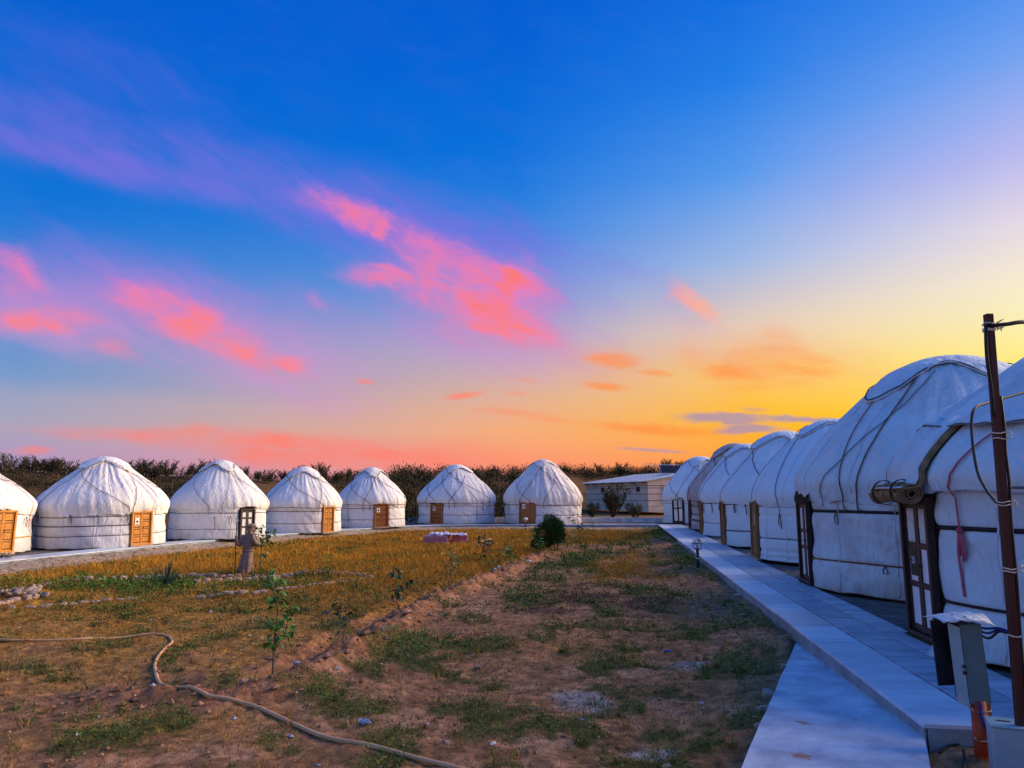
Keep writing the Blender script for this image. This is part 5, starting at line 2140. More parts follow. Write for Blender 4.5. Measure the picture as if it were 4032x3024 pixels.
def build_juniper():
    bx, by = gp(1192, 1192, GZ)
    z0 = gz1(bx, by) - .05
    root = empty('juniper', (bx, by, z0), 0, 'dense dark green juniper bush at the end of the furrow', 'bush')
    rg = np.random.RandomState(4)
    lobes = [((-.25, 0, 1.05), (.62, .55, .62)), ((.05, .1, 1.55), (.5, .45, .45)), ((-.45, .1, .55), (.45, .4, .35)), ((.15, -.1, 1.05), (.5, .45, .55)), ((-.75, 0, .45), (.32, .3, .22)), ((.3, .1, 1.5), (.3, .3, .4)), ((-.1, 0, 1.95), (.3, .25, .22)), ((.42, 0, 1.0), (.25, .25, .4))]
    Cs, Ds = [], []
    for c, s in lobes:
        k = int(1700 * s[0] * s[1] * s[2] / .12) + 200
        d = rg.normal(0, 1, (k, 3))
        d /= np.linalg.norm(d, axis=1, keepdims=True)
        r = rg.uniform(.35, 1.08, (k, 1)) ** .5
        r = r * (1 + .22 * (vnoise(d[:, :1] * 4 + c[0] * 9, d[:, 2:] * 4 + c[2] * 5, 8) - .5))
        Cs.append(np.array(c) + d * r * np.array(s))
        Ds.append(d + np.array((0, 0, .9)) + rg.normal(0, .35, (k, 3)))
    C = np.vstack(Cs)
    D = np.vstack(Ds)
    # stray sprigs break the outline
    k = 900
    pick = rg.randint(0, len(C), k)
    d = C[pick] - np.array((-.1, 0, 1.0))
    d /= np.linalg.norm(d, axis=1, keepdims=True)
    d[:, 2] += .5
    C = np.vstack([C, C[pick] + d * rg.uniform(.05, .22, (k, 1))])
    D = np.vstack([D, d + rg.normal(0, .25, (k, 3))])
    V, F = leaf_quads(C, D, rg.normal(0, 1, C.shape), rg.uniform(.07, .19, len(C)), rg.uniform(.018, .04, len(C)))
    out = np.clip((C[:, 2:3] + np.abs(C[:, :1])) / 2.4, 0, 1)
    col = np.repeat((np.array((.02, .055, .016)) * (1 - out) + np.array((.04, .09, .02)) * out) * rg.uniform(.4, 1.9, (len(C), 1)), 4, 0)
    link('crown', mesh_np('crown', V, F, col, False), M['leaf'], root)
    mb = MB()
    for a, b in (((.25, -.2, 0), (-.1, 0, .9)), ((.3, -.2, 0), (.2, 0, 1.2)), ((.2, -.2, 0), (-.5, 0, .6))):
        mb.tube([a, tuple((np.array(a) + np.array(b)) / 2 + np.array((.03, 0, -.05))), b], [.045, .035, .02], 6)
    mb.build('trunk', M['bark'], root, True)
    root.scale = (.78, .78, .66)


def shrub_proto(seed, h=1.5, dens=22, feathery=True):
    """a dry steppe shrub: bare stems fanning out, sprays of fine twigs"""
    rg = np.random.RandomState(seed)
    mb = MB()
    C, D = [], []
    for k in range(rg.randint(6, 10)):
        a = rg.uniform(0, 6.28)
        sp = rg.uniform(.15, .6)
        top = np.array((math.cos(a) * sp * h, math.sin(a) * sp * h, h * rg.uniform(.6, 1.0)))
        mid = top * .5 + np.array((math.cos(a + 1) * .08 * h, math.sin(a + 1) * .08 * h, -.04 * h))
        pts = spline([(0, 0, 0), tuple(mid), tuple(top)], 4)
        mb.tube([tuple(p) for p in pts], [.035 * h * (1 - .8 * i / len(pts)) for i in range(len(pts))], 4)
        for j in range(3, len(pts)):
            p = np.array(pts[j])
            for b in range(3):
                a2 = rg.uniform(0, 6.28)
                q = p + np.array((math.cos(a2) * .16, math.sin(a2) * .16, rg.uniform(.05, .25))) * h
                mb.tube([tuple(p), tuple((p + q) / 2 + np.array((0, 0, -.01))), tuple(q)], [.010 * h, .008 * h, .004 * h], 3)
                m = dens
                t = rg.uniform(.1, 1.1, (m, 1))
                C.append(p + (q - p) * t + rg.normal(0, .022 * h, (m, 3)))
                D.append((q - p) / np.linalg.norm(q - p) + rg.normal(0, .5, (m, 3)) + np.array((0, 0, .5)))
    C = np.vstack(C)
    D = np.vstack(D)
    V, F = leaf_quads(C, D, rg.normal(0, 1, C.shape), rg.uniform(.05, .11, len(C)) * h, rg.uniform(.010, .022, len(C)) * h)
    col = np.repeat(np.array((.045, .05, .018)) * rg.uniform(.4, 1.5, (len(C), 1)), 4, 0)
    return mb.mesh('trunk', False), mesh_np('crown', V, F, col, False)


RIDGE = [(170, 'feathery shrub on the ridge, counted from the yellow-banded yurt towards the largest yurt'), (345, 'feathery shrub on the ridge, counted from the roof of the largest yurt'), (424, 'rounded ridge shrub, counted towards the roof of the glazed-door yurt'),
         (470, 'twig tip of a shrub peeping over the glazed-door yurt roof'), (545, 'feathery shrub on the ridge just past the glazed-door yurt roof'), (620, 'low twiggy ridge shrub, counted towards the red-banded yurt roof'),
         (675, 'shrub crown peeping over the red-banded yurt roof, counted towards the row gap'), (715, 'tall upright shrub on the ridge past the red-banded yurt roof'), (790, 'scrubby ridge bush, counted from the tall upright shrub'),
         (890, 'low dark shrub on the ridge past the brown-doored yurt'), (950, 'low shrub on the ridge before the strap-netted yurt'), (1200, 'thin shrub on the ridge beside the plank-doored yurt roof'), (1400, 'small skyline shrub above the outbuilding, counted towards the solar rack'), (9999, 'bushy skyline shrub, counted towards the solar collector rack')]
RIDGE_N = {}


def ridge_label(px, spots):
    k = [i for i, (lim, t) in enumerate(RIDGE) if px < lim][0]
    lo = RIDGE[k - 1][0] if k else -999
    n = sum(1 for q in spots if lo <= q[0] < RIDGE[k][0])
    if n == 1:
        return RIDGE[k][1]
    RIDGE_N[k] = RIDGE_N.get(k, 0) + 1
    return ('first', 'second', 'third', 'fourth', 'fifth', 'sixth', 'seventh')[RIDGE_N[k] - 1] + ' ' + RIDGE[k][1]


def build_shrubs():
    protos = [shrub_proto(s) for s in (1, 2, 3, 4, 5)]
    for a, b in protos:
        a.materials.append(M['bark'])
        b.materials.append(M['leaf'])
    sparse = [shrub_proto(s, 1.5, 18) for s in (7, 8, 9)]
    for a, b in sparse:
        a.materials.append(M['bark'])
        b.materials.append(M['leaf'])
    rg = random.Random(21)
    spots = [(10, 978, 'tall feathery shrub on the ridge behind the yurt with the yellow band'), (42, 990, None), (72, 985, None), (92, 992, None), (112, 988, None), (136, 992, None), (158, 1004, None),
             (292, 996, None), (316, 992, None), (332, 1006, None), (364, 992, None), (404, 1002, None), (444, 995, None), (528, 1008, None), (560, 1018, None), (578, 1014, None), (612, 1016, None), (632, 1012, None), (655, 1006, None), (698, 1000, None), (728, 1016, None), (748, 1012, None), (772, 1016, None),
             (880, 1012, None), (905, 1014, None), (1075, 1006, None), (1300, 1001, None), (1345, 1000, None), (1440, 992, None), (1466, 996, None)]
    for i, (px, py, lab) in enumerate(spots):
        a, e = azel(px, py)
        dc, ec, rs = [float(q) for q in crest(a)]
        r = dc * rg.uniform(.93, 1.0)
        x, y = r * math.sin(math.radians(a)), r * math.cos(math.radians(a))
        z = gz1(x, y) - .1
        zt = CAM_H + r * math.tan(math.radians(e))
        h = max(.8, zt - z)
        root = empty('steppe_shrub', (x, y, z), rg.uniform(0, 6.28), ridge_label(px, spots), 'shrub', 'shrubs along the ridge')
        s = h / 1.75
        root.scale = (s * rg.uniform(.9, 1.2), s * rg.uniform(.9, 1.2), s)
        t, c = protos[i % 5]
        link('trunk', t, None, root)
        link('crown', c, None, root)
    # gnarled shrub before the outbuilding
    for k, (px, py, Y, top, lab) in enumerate([(1322, 1104, 66, 1054, 'gnarled dark shrub with bare limbs in front of the outbuilding'), (1372, 1108, 64, 1086, 'low rounded shrub right of the gnarled one before the outbuilding'), (1278, 1110, 64, 1086, 'dark low bush beside the tall plank-doored yurt')]):
        b = at(px, py, Y)
        z = gz1(b[0], Y) - .05
        h = at(px, top, Y)[2] - z
        root = empty('shrub', (b[0], Y, z), k * 1.3, lab, 'shrub')
        t, c = sparse[k]
        s = h / 1.6
        root.scale = (s * 1.15, s * 1.15, s)
        link('trunk', t, None, root)
        link('crown', c, None, root)


def scrub_mass():
    """the thicket on the rise, too dense to count"""
    rs = np.random.RandomState(33)
    n = 5200
    az = rs.uniform(-44, 40, n)
    dc, ec, rsv = crest(az)
    t = rs.uniform(0, 1, n) ** .8
    r = rsv * .92 + (dc * 1.02 - rsv * .92) * t
    x = r * np.sin(np.radians(az))
    y = r * np.cos(np.radians(az))
    dens = fbm(x * .12, y * .12, 61, 3)
    left = az < -9
    keep = np.where(left, ((dens > .45) & (rs.uniform(0, 1, n) < .7)) | (t > .88), (dens > .28) | (t > .85))
    # leave room for the outbuilding
    hb = (np.abs(x - 14.5) < 8.5) & (y > 66) & (y < 92)
    keep &= ~hb
    x, y, r, az = x[keep], y[keep], r[keep], az[keep]
    z = ground_z(x, y)
    h = rs.uniform(.5, 1.25, len(x)) * np.where(az[:] < -9, .75, 1.25)
    per = 84
    k = len(x) * per
    X = np.repeat(np.stack([x, y, z], 1), per, 0)
    Hh = np.repeat(h, per)
    d = rs.normal(0, 1, (k, 3))
    d[:, 2] = np.abs(d[:, 2])
    d /= np.linalg.norm(d, axis=1, keepdims=True)
    rr = rs.uniform(.3, 1.05, k)
    C = X + d * (rr * Hh)[:, None] * np.array((.85, .85, 1.0))
    D = d + np.array((0, 0, .8)) + rs.normal(0, .4, (k, 3))
    V, F = leaf_quads(C, D, rs.normal(0, 1, (k, 3)), Hh * rs.uniform(.14, .30, k), Hh * rs.uniform(.03, .07, k))
    tone = np.repeat(rs.uniform(.45, 1.6, len(x)), per) * rs.uniform(.6, 1.3, k)
    dryc = np.repeat(rs.uniform(0, 1, len(x)) < .22, per)
    base = np.where(dryc[:, None], np.array((.07, .048, .018)), np.array((.024, .028, .011)))
    col = np.repeat(base * tone[:, None], 4, 0)
    o = link('scrub', mesh_np('scrub', V, F, col, False), M['leaf'])
    tag(o, 'dark dry scrub thicket covering the rise behind the camp', 'scrub', kind='stuff')


# ---------------------------------------------------------------- ground cover
def scatter_cover():
    rs = np.random.RandomState(77)

    def sample(n, y0, y1, power):
        """points spread so that near ground gets more per square metre"""
        u = rs.uniform(0, 1, n)
        r = (y0 ** power + u * (y1 ** power - y0 ** power)) ** (1 / power)
        a = np.radians(rs.uniform(-43, 41, n))
        return r * np.sin(a), r * np.cos(a)

    def blades(x, y, h, w, lean, col, name, label, cat, seg=1):
        z = ground_z(x, y) - .01
        k = len(x)
        a = rs.uniform(0, 6.28, k)
        lx, ly = np.cos(a) * lean * h, np.sin(a) * lean * h
        b = rs.uniform(0, 6.28, k)
        sx, sy = np.cos(b) * w / 2, np.sin(b) * w / 2
        v0 = np.stack([x - sx, y - sy, z], 1)
        v1 = np.stack([x + sx, y + sy, z], 1)
        v2 = np.stack([x + lx, y + ly, z + h], 1)
        V = np.stack([v0, v1, v2], 1).reshape(-1, 3)
        F = np.arange(3 * k).reshape(-1, 3)
        C = np.repeat(col, 3, 0)
        o = link(name, mesh_np(name, V, F, C, False), M['blade'])
        tag(o, label, cat, kind='stuff')

    # standing dry grass
    x, y = sample(950000, 4.0, 50, 1.0)
    m = masks(x, y)
    r = np.hypot(x, y)
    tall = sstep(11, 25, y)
    sb = sd_poly(x, y, BED)
    keep = m['inside'] & (rs.uniform(0, 1, len(x)) < m['dry'] * (1.15 - m['green'] * .3) * np.where(sb > 0, .25, 1.0)) & (m['sd'] > .8)
    x, y, tall = x[keep], y[keep], tall[keep]
    n1 = m['n1'][keep]
    h = (.022 + .125 * tall) * rs.uniform(.5, 1.6, len(x)) * (.6 + .8 * n1)
    w = np.clip(.0008 * np.hypot(x, y), .0045, .03) * rs.uniform(.7, 1.3, len(x))
    tone = rs.uniform(.55, 1.35, (len(x), 1)) * (.72 + .5 * n1[:, None])
    mixc = rs.uniform(0, 1, (len(x), 1)) * .7 + .3 * sstep(.4, .7, fbm(x * .5, y * .5, 91, 3))[:, None]
    col = (np.array((.66, .31, .03)) * (1 - mixc) + np.array((.48, .25, .03)) * mixc) * tone
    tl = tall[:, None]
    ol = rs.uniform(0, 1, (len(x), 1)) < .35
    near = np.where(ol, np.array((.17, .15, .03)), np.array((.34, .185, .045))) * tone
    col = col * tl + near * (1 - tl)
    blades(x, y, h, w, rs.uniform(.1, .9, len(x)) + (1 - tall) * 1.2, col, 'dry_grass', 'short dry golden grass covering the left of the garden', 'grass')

    # sparse straw and thatch on the bare right part
    x, y = sample(420000, 3.4, 46, 1.0)
    m = masks(x, y)
    keep = m['inside'] & (rs.uniform(0, 1, len(x)) < (.08 + .7 * m['dark'] + .55 * sstep(.44, .60, m['n2'])) * (1 - m['furrow'] * .8) * (1 - .9 * m['bank'])) & (m['sd'] > .25) & (sd_poly(x, y, APRON) < -.03)
    x, y = x[keep], y[keep]
    dk = m['dark'][keep][:, None]
    h = rs.uniform(.02, .09, len(x))
    w = np.clip(.0018 * np.hypot(x, y) * .55, .004, .02)
    t_ = rs.uniform(0, 1, (len(x), 1))
    col = (np.array((.42, .23, .07)) * t_ + np.array((.14, .085, .03)) * (1 - t_)) * (1 - dk) + np.array((.07, .045, .025)) * dk
    blades(x, y, h, w, rs.uniform(.4, 2.2, len(x)), col * rs.uniform(.6, 1.3, (len(x), 1)), 'straw', 'sparse withered straw on the bare earth', 'grass')

    # green weeds in patches: small leaves close to the ground
    x, y = sample(900000, 3.2, 48, .95)
    m = masks(x, y)
    keep = m['inside'] & (rs.uniform(0, 1, len(x)) < m['green'] ** 1.1 * 1.3) & (m['sd'] > .1) & (sd_poly(x, y, APRON) < -.05)
    x, y = x[keep], y[keep]
    g = m['green'][keep]
    k = len(x)
    hh = rs.uniform(0, 1, k) ** 1.5 * (.03 + .11 * g * (.5 + m['n1'][keep]))
    z = ground_z(x, y) + hh
    a = rs.uniform(0, 6.28, k)
    D = np.stack([np.cos(a), np.sin(a), rs.uniform(-.2, 1.4, k)], 1)
    Nn = np.stack([rs.normal(0, .5, k), rs.normal(0, .5, k), np.ones(k)], 1)
    sz = np.clip(.0018 * np.hypot(x, y), .015, .06) * rs.uniform(.6, 1.5, k)
    V, F = leaf_quads(np.stack([x, y, z], 1), D, Nn, sz * 1.5, sz * .7)
    t_ = rs.uniform(0, 1, (k, 1))
    patch = fbm(x * .8, y * .8, 95, 3)[:, None]
    lush = np.clip(blobmask(x, y, [(870, 1392, 80, 26, 1.0), (200, 1262, 150, 14, .9), (350, 1262, 140, 12, .9), (500, 1475, 100, 22, .7), (700, 1505, 110, 28, .6)]), 0, 1)[:, None]
    col = np.array((.12, .17, .02)) * (1 - patch) + np.array((.06, .14, .022)) * patch
    col = col * (1 - lush) + np.array((.075, .23, .022)) * lush
    col = col * (.45 + 1.1 * t_)
    dryleaf = rs.uniform(0, 1, (k, 1)) < .16
    col = np.where(dryleaf, np.array((.24, .15, .035)), col)
    o = link('green_weeds', mesh_np('green_weeds', V, F, np.repeat(col, 4, 0), False), M['leaf'])
    tag(o, 'low green weeds growing in patches over the garden', 'weeds', kind='stuff')

    # tufts of coarser grass and dry stalks, standing singly
    nt_ = 5200
    x, y = sample(nt_, 3.6, 34, .9)
    m = masks(x, y)
    keep = m['inside'] & (rs.uniform(0, 1, nt_) < .25 + .75 * m['green']) & (m['furrow'] < .4) & (m['bank'] < .3) & (m['sd'] > .2) & (sd_poly(x, y, APRON) < -.1)
    x, y = x[keep], y[keep]
    gsel = (m['green'][keep] > .35) | (rs.uniform(0, 1, len(x)) < .25)
    per = 16
    size = np.repeat(rs.uniform(.4, 1.2, len(x)), per)
    gs = np.repeat(gsel, per)
    k = len(x) * per
    rr = .05 * np.sqrt(rs.uniform(0, 1, k)) * size
    aa = rs.uniform(0, 6.28, k)
    bx = np.repeat(x, per) + rr * np.cos(aa)
    by = np.repeat(y, per) + rr * np.sin(aa)
    h = np.where(gs, rs.uniform(.04, .12, k), rs.uniform(.05, .17, k)) * size
    w = np.clip(.0011 * np.hypot(bx, by), .005, .02)
    col = np.where(gs[:, None], np.array((.075, .13, .018)), np.array((.44, .25, .07))) * rs.uniform(.45, 1.5, (k, 1))
    blades(bx, by, h, w, np.where(gs, rs.uniform(.2, 1.1, k), rs.uniform(.1, .7, k)), col, 'grass_tufts', 'coarse tufts of green and dry grass dotted over the garden', 'grass')

    # pebbles and clods
    n = 22000
    x, y = sample(n, 3.4, 40, .8)
    m = masks(x, y)
    keep = m['inside'] & (rs.uniform(0, 1, n) < .25 + .5 * m['bank'] + .5 * m['bare'] + .5 * m['furrow']) & (m['sd'] > .08) & (sd_poly(x, y, APRON) < -.03)
    x, y = x[keep], y[keep]
    k = len(x)
    z = ground_z(x, y)
    base = np.array([(1, 0, 0), (-1, 0, 0), (0, 1, 0), (0, -1, 0), (0, 0, 1), (0, 0, -1)], float)
    tri = np.array([(0, 2, 4), (2, 1, 4), (1, 3, 4), (3, 0, 4), (2, 0, 5), (1, 2, 5), (3, 1, 5), (0, 3, 5)])
    sz = (.005 + .020 * rs.uniform(0, 1, k) ** 2.5) * (1 + np.hypot(x, y) * .03) * np.where(m['furrow'][keep] > .3, 1.8, 1.0)
    q = base[None] * sz[:, None, None] * rs.uniform(.6, 1.4, (k, 6, 3)) * np.array((1.2, 1, .7))
    a = rs.uniform(0, 6.28, k)
    ca, sa = np.cos(a)[:, None], np.sin(a)[:, None]
    Q = np.stack([q[..., 0] * ca - q[..., 1] * sa, q[..., 0] * sa + q[..., 1] * ca, q[..., 2]], -1) + np.stack([x, y, z + sz * .25], 1)[:, None]
    pale = rs.uniform(0, 1, k) < .05
    C = np.where(pale[:, None], np.array((.60, .56, .52)), np.array((.36, .19, .105)) * rs.uniform(.5, 1.35, (k, 1)))
    o = link('pebbles', mesh_np('pebbles', Q.reshape(-1, 3), (tri[None] + 6 * np.arange(k)[:, None, None]).reshape(-1, 3), np.repeat(C, 6, 0), False), M['blade'])
    tag(o, 'small pebbles and earth clods strewn over the garden', 'pebbles', kind='stuff')


build_house()
build_saplings()
build_yucca()
build_juniper()
build_shrubs()
scrub_mass()
scatter_cover()


# ---------------------------------------------------------------- statue
def build_statue():
    bx, by = gp(529.5, 1238.5, GZ + .02)
    z0 = gz1(bx, by) - .02
    root = empty('statue', (bx, by, z0), math.radians(6), 'brown cast stone statue of a bearded man in a long robe', 'statue')
    k = .00136

    def P(x, y, d=0.0):
        return ((x - 650) * k, d, (1410 - y) * k)
    mb = MB()
    # robe, lofted ellipses with folds
    prof = [(1412, 645, 168, 120, .10), (1380, 645, 166, 120, .11), (1250, 655, 140, 105, .10), (1100, 670, 118, 95, .08), (980, 680, 108, 88, .05), (945, 684, 104, 84, .0), (930, 685, 110, 90, .0), (880, 690, 118, 92, .02),
            (800, 694, 128, 96, .03), (720, 700, 140, 96, .03), (650, 706, 142, 88, .02), (615, 708, 118, 74, .0), (590, 712, 70, 60, .0), (560, 716, 52, 52, 0)]
    n = 36
    b0 = len(mb.v)
    for (y, cx, rx, ry, fo) in prof:
        for j in range(n):
            a = 2 * math.pi * j / n
            f = 1 + fo * (math.cos(7 * a + .6) * .7 + math.cos(11 * a + cx * .02) * .4)
            c = P(cx, y)
            mb.v.append((c[0] + math.cos(a) * rx * k * f, math.sin(a) * ry * k * f, c[2]))
    for i in range(len(prof) - 1):
        for j in range(n):
            j2 = (j + 1) % n
            mb.f.append((b0 + i * n + j, b0 + i * n + j2, b0 + (i + 1) * n + j2, b0 + (i + 1) * n + j))
    mb.f.append(tuple(b0 + j for j in reversed(range(n))))
    mb.f.append(tuple(b0 + (len(prof) - 1) * n + j for j in range(n)))

    def ball(c, r, s=(1, 1, 1), m=10):
        b1 = len(mb.v)
        for i in range(1, m):
            t = math.pi * i / m
            for j in range(12):
                a = 2 * math.pi * j / 12
                mb.v.append((c[0] + r * s[0] * math.sin(t) * math.cos(a), c[1] + r * s[1] * math.sin(t) * math.sin(a), c[2] + r * s[2] * math.cos(t)))
        for i in range(m - 2):
            for j in range(12):
                j2 = (j + 1) % 12
                mb.f.append((b1 + i * 12 + j, b1 + (i + 1) * 12 + j, b1 + (i + 1) * 12 + j2, b1 + i * 12 + j2))
        mb.f.append(tuple(b1 + j for j in range(12)))
        mb.f.append(tuple(b1 + (m - 2) * 12 + j for j in reversed(range(12))))
    # head turned a little to the left, face, beard, cap
    hc = P(722, 478, -.02)
    ball(hc, .105, (.88, 1.0, 1.25))
    ball(P(716, 560, -.075), .062, (.9, .75, 1.2))          # beard
    ball(P(712, 530, -.105), .03, (1.6, .7, .6))            # moustache
    ball(P(704, 492, -.125), .022, (.8, 1.1, 1.5))          # nose
    ball(P(712, 452, -.095), .05, (1.5, .6, .35))           # brow
    ball(P(640, 485, .0), .022, (.6, 1, 1.5)); ball(P(800, 485, .0), .022, (.6, 1, 1.5))   # ears
    ball(P(728, 425, -.01), .112, (.98, 1.05, .62))         # cap
    pts = [(hc[0] + .01 + .112 * math.cos(a), -.02 + .118 * math.sin(a), P(0, 432)[2] + .012 * math.cos(a)) for a in np.linspace(0, 2 * math.pi, 25)]
    mb.tube(pts, .028, 7, False)
    # arms
    mb.tube([P(588, 655, 0), P(545, 740, -.02), P(510, 815, -.05), P(478, 790, -.10), P(462, 720, -.12), P(456, 670, -.13)], [.085, .08, .075, .06, .052, .045], 10)
    mb.tube([P(822, 655, 0), P(858, 740, -.02), P(872, 815, -.05), P(845, 770, -.11), P(805, 690, -.14), P(782, 640, -.15)], [.085, .08, .078, .062, .052, .042], 10)
    # fist round the staff, four fingers and a thumb
    ball(P(458, 655, -.13), .045, (.9, 1, 1.1))
    for i in range(4):
        z = 632 + 16 * i
        mb.tube([P(478, z, -.14), P(468, z, -.18), P(448, z, -.185), P(436, z, -.15)], [.012, .013, .012, .010], 6)
    mb.tube([P(470, 640, -.12), P(462, 625, -.165), P(446, 622, -.17)], [.014, .013, .010], 6)
    # raised hand, palm in
    ball(P(780, 622, -.155), .036, (.8, .6, 1.1))
    for i in range(4):
        x = 762 + 12 * i
        mb.tube([P(x, 612, -.16), P(x - 2, 590, -.165), P(x - 4, 574 + 4 * abs(i - 1), -.155)], [.011, .010, .008], 6)
    mb.tube([P(758, 628, -.16), P(746, 612, -.165), P(744, 600, -.16)], [.012, .010, .008], 6)
    # sash
    pts = [(P(685, 0)[0] + 112 * k * math.cos(a), 92 * k * math.sin(a), P(0, 938)[2]) for a in np.linspace(0, 2 * math.pi, 31)]
    mb.tube(pts, .016, 7, False)
    body = mb.build('body', M['statue'], root, True)
    rm = body.modifiers.new('one_skin', 'REMESH')
    rm.mode = 'VOXEL'
    rm.voxel_size = .011
    rm.use_smooth_shade = True
    # eyes set into the face
    for x in (690, 730):
        MB().lathe([(.002, -.008), (.010, -.004), (.010, .004), (.002, .008)], P(x, 474, -.124), 8).build('eye', M['felt_dark'], root, True)
    # staff
    st = empty('staff', (bx, by, z0), math.radians(6), 'thin iron staff with a ring at its tip held by the statue', 'staff')
    m2 = MB()
    m2.tube([P(470, 1400, -.155), P(455, 350, -.155)], .0125, 8)
    m2.build('rod', M['iron'], st, True)
    c = P(455, 316, -.155)
    m2 = MB()
    m2.tube([(c[0] + .042 * math.cos(a), c[1], c[2] + .042 * math.sin(a)) for a in np.linspace(0, 2 * math.pi, 25)], .008, 6, False)
    m2.build('ring', M['galv'], st, True)


# ---------------------------------------------------------------- stones
def stone_mesh(seed):
    bm = bmesh.new()
    bmesh.ops.create_icosphere(bm, subdivisions=2, radius=1.0)
    rs = np.random.RandomState(seed)
    co = np.array([v.co for v in bm.verts])
    d = 1 + .42 * (vnoise(co[:, 0] * 1.7 + seed, co[:, 1] * 1.7 + co[:, 2] * 1.3, seed) - .5) + .2 * (vnoise(co[:, 0] * 4 + seed, co[:, 1] * 4 + co[:, 2] * 3, seed + 1) - .5)
    for v, s in zip(bm.verts, d):
        v.co *= float(s)
        # flat cleaved faces
        for ax, lim in ((2, .62), (0, .8), (1, .8)):
            v.co[ax] = max(-lim, min(lim, v.co[ax]))
    me = bpy.data.meshes.new('stone')
    bm.to_mesh(me)
    bm.free()
    me.materials.append(M['stone'])
    return me


def build_stones():
    rg = random.Random(14)
    ms = [stone_mesh(s) for s in range(6)]

    def line(pts, root, step=.30, size=.15, h=.09, jit=.04, skip=.0, base=None):
        p = [np.array(q) for q in spline(pts, 12)]
        acc = 0
        nxt = 0
        for a, b in zip(p, p[1:]):
            L = np.linalg.norm(b - a)
            while nxt <= acc + L:
                q = a + (b - a) * ((nxt - acc) / max(L, 1e-6))
                if rg.random() > skip:
                    s = size * rg.uniform(.6, 1.35)
                    x, y = q[0] + rg.uniform(-jit, jit), q[1] + rg.uniform(-jit, jit)
                    ang = math.atan2(b[1] - a[1], b[0] - a[0]) + rg.uniform(-.5, .5)
                    o = link('stone', rg.choice(ms), None, root, (x, y, gz1(x, y) + h * .5), (rg.uniform(-.15, .15), rg.uniform(-.15, .15), ang))
                    o.scale = (s, s * rg.uniform(.5, .8), h * rg.uniform(.8, 1.4))
                nxt += step * rg.uniform(.75, 1.25)
            acc += L
    root = empty('stone_border', (0, 0, 0), 0, 'low border of pale stones round the green flower bed', 'border')
    line(RING_BACK, root, .22, .125, .085)
    line(RING_FRONT, root, .2, .11, .06)
    line(RING_LEFT, root, .24, .11, .055, .05, .1)
    line(RING_TAIL, root, .2, .12, .075)
    b = [gp(*p, GZ + .08) for p in [(425, 1248), (470, 1246), (520, 1244), (575, 1241), (620, 1238)]]
    line(b, root, .24, .13, .09)
    # the heap at the bed's left end
    c = gp(48, 1280, GZ + .1)
    heap = empty('stone_heap', (c[0], c[1], gz1(c[0], c[1])), 0, 'small heap of broken stones at the end of the border', 'stones')
    for k in range(26):
        a, r = rg.uniform(0, 6.28), rg.uniform(0, .6)
        h = max(0, .2 * (1 - r / .6)) * rg.uniform(0, 1)
        o = link('stone', rg.choice(ms), None, heap, (math.cos(a) * r * 1.1, math.sin(a) * r * .8, .05 + h), (rg.uniform(-.5, .5), rg.uniform(-.5, .5), a))
        s = rg.uniform(.06, .12)
        o.scale = (s, s * .75, s * .55)
    # loose rubble along the apron's left side and single stones in the garden
    for k, (px, py, s, lab) in enumerate([(1660, 1508, .11, 'flat grey stone leaning on the apron edge'), (1648, 1540, .09, 'jagged concrete lump beside the apron'), (1640, 1578, .07, 'small broken stone below the apron edge'),
                                          (1033, 1432, .05, 'single pale stone lying on bare soil'), (1690, 1448, .08, 'dark stone half buried by the apron corner'), (1596, 1290, .06, 'white stone scrap beside the path'),
                                          (965, 1600, .05, 'small pale rock beside the hose end'), (1440, 1640, .05, 'low grey rock in the gravel patch'), (1755, 1598, .045, 'chipped stone near the concrete apron')]):
        x, y = gp(px, py, GZ + .04)
        o = link('rock', ms[k % 6], None, None, (x, y, gz1(x, y) + s * .25), (rg.uniform(-.3, .3), rg.uniform(-.3, .3), rg.uniform(0, 3)))
        o.scale = (s, s * .7, s * .55)
        tag(o, lab, 'stone', 'loose stones on the ground')


# ---------------------------------------------------------------- hose
def build_hose():
    px = [(-60, 1383), (0, 1382), (80, 1381), (150, 1379), (220, 1374), (280, 1370), (330, 1368), (360, 1371), (372, 1382), (366, 1393), (350, 1408), (339, 1424), (334, 1442), (340, 1462), (356, 1478), (385, 1495), (420, 1508), (455, 1517), (500, 1521), (540, 1526), (580, 1541), (630, 1563), (690, 1586), (750, 1602), (820, 1616), (900, 1636), (980, 1656), (1060, 1682), (1150, 1716)]
    pts = spline([gp(x, y, GZ + .03) for x, y in px], 8)
    X = np.array(pts)
    zf = ground_z(X[:, 0], X[:, 1])
    z = np.convolve(np.pad(zf, 8, 'edge'), np.hanning(19)[1:-1] / np.hanning(19).sum(), 'valid')
    z = np.maximum(z, zf - .012)
    z = np.convolve(np.pad(z, 2, 'edge'), np.ones(5) / 5, 'valid')
    mb = MB()
    mb.tube([(a[0], a[1], b + .018) for a, b in zip(X, z)], .021, 10)
    o = mb.build('garden_hose', M['hose'], None, True)
    tag(o, 'long tan garden hose snaking across the dry lawn', 'hose')


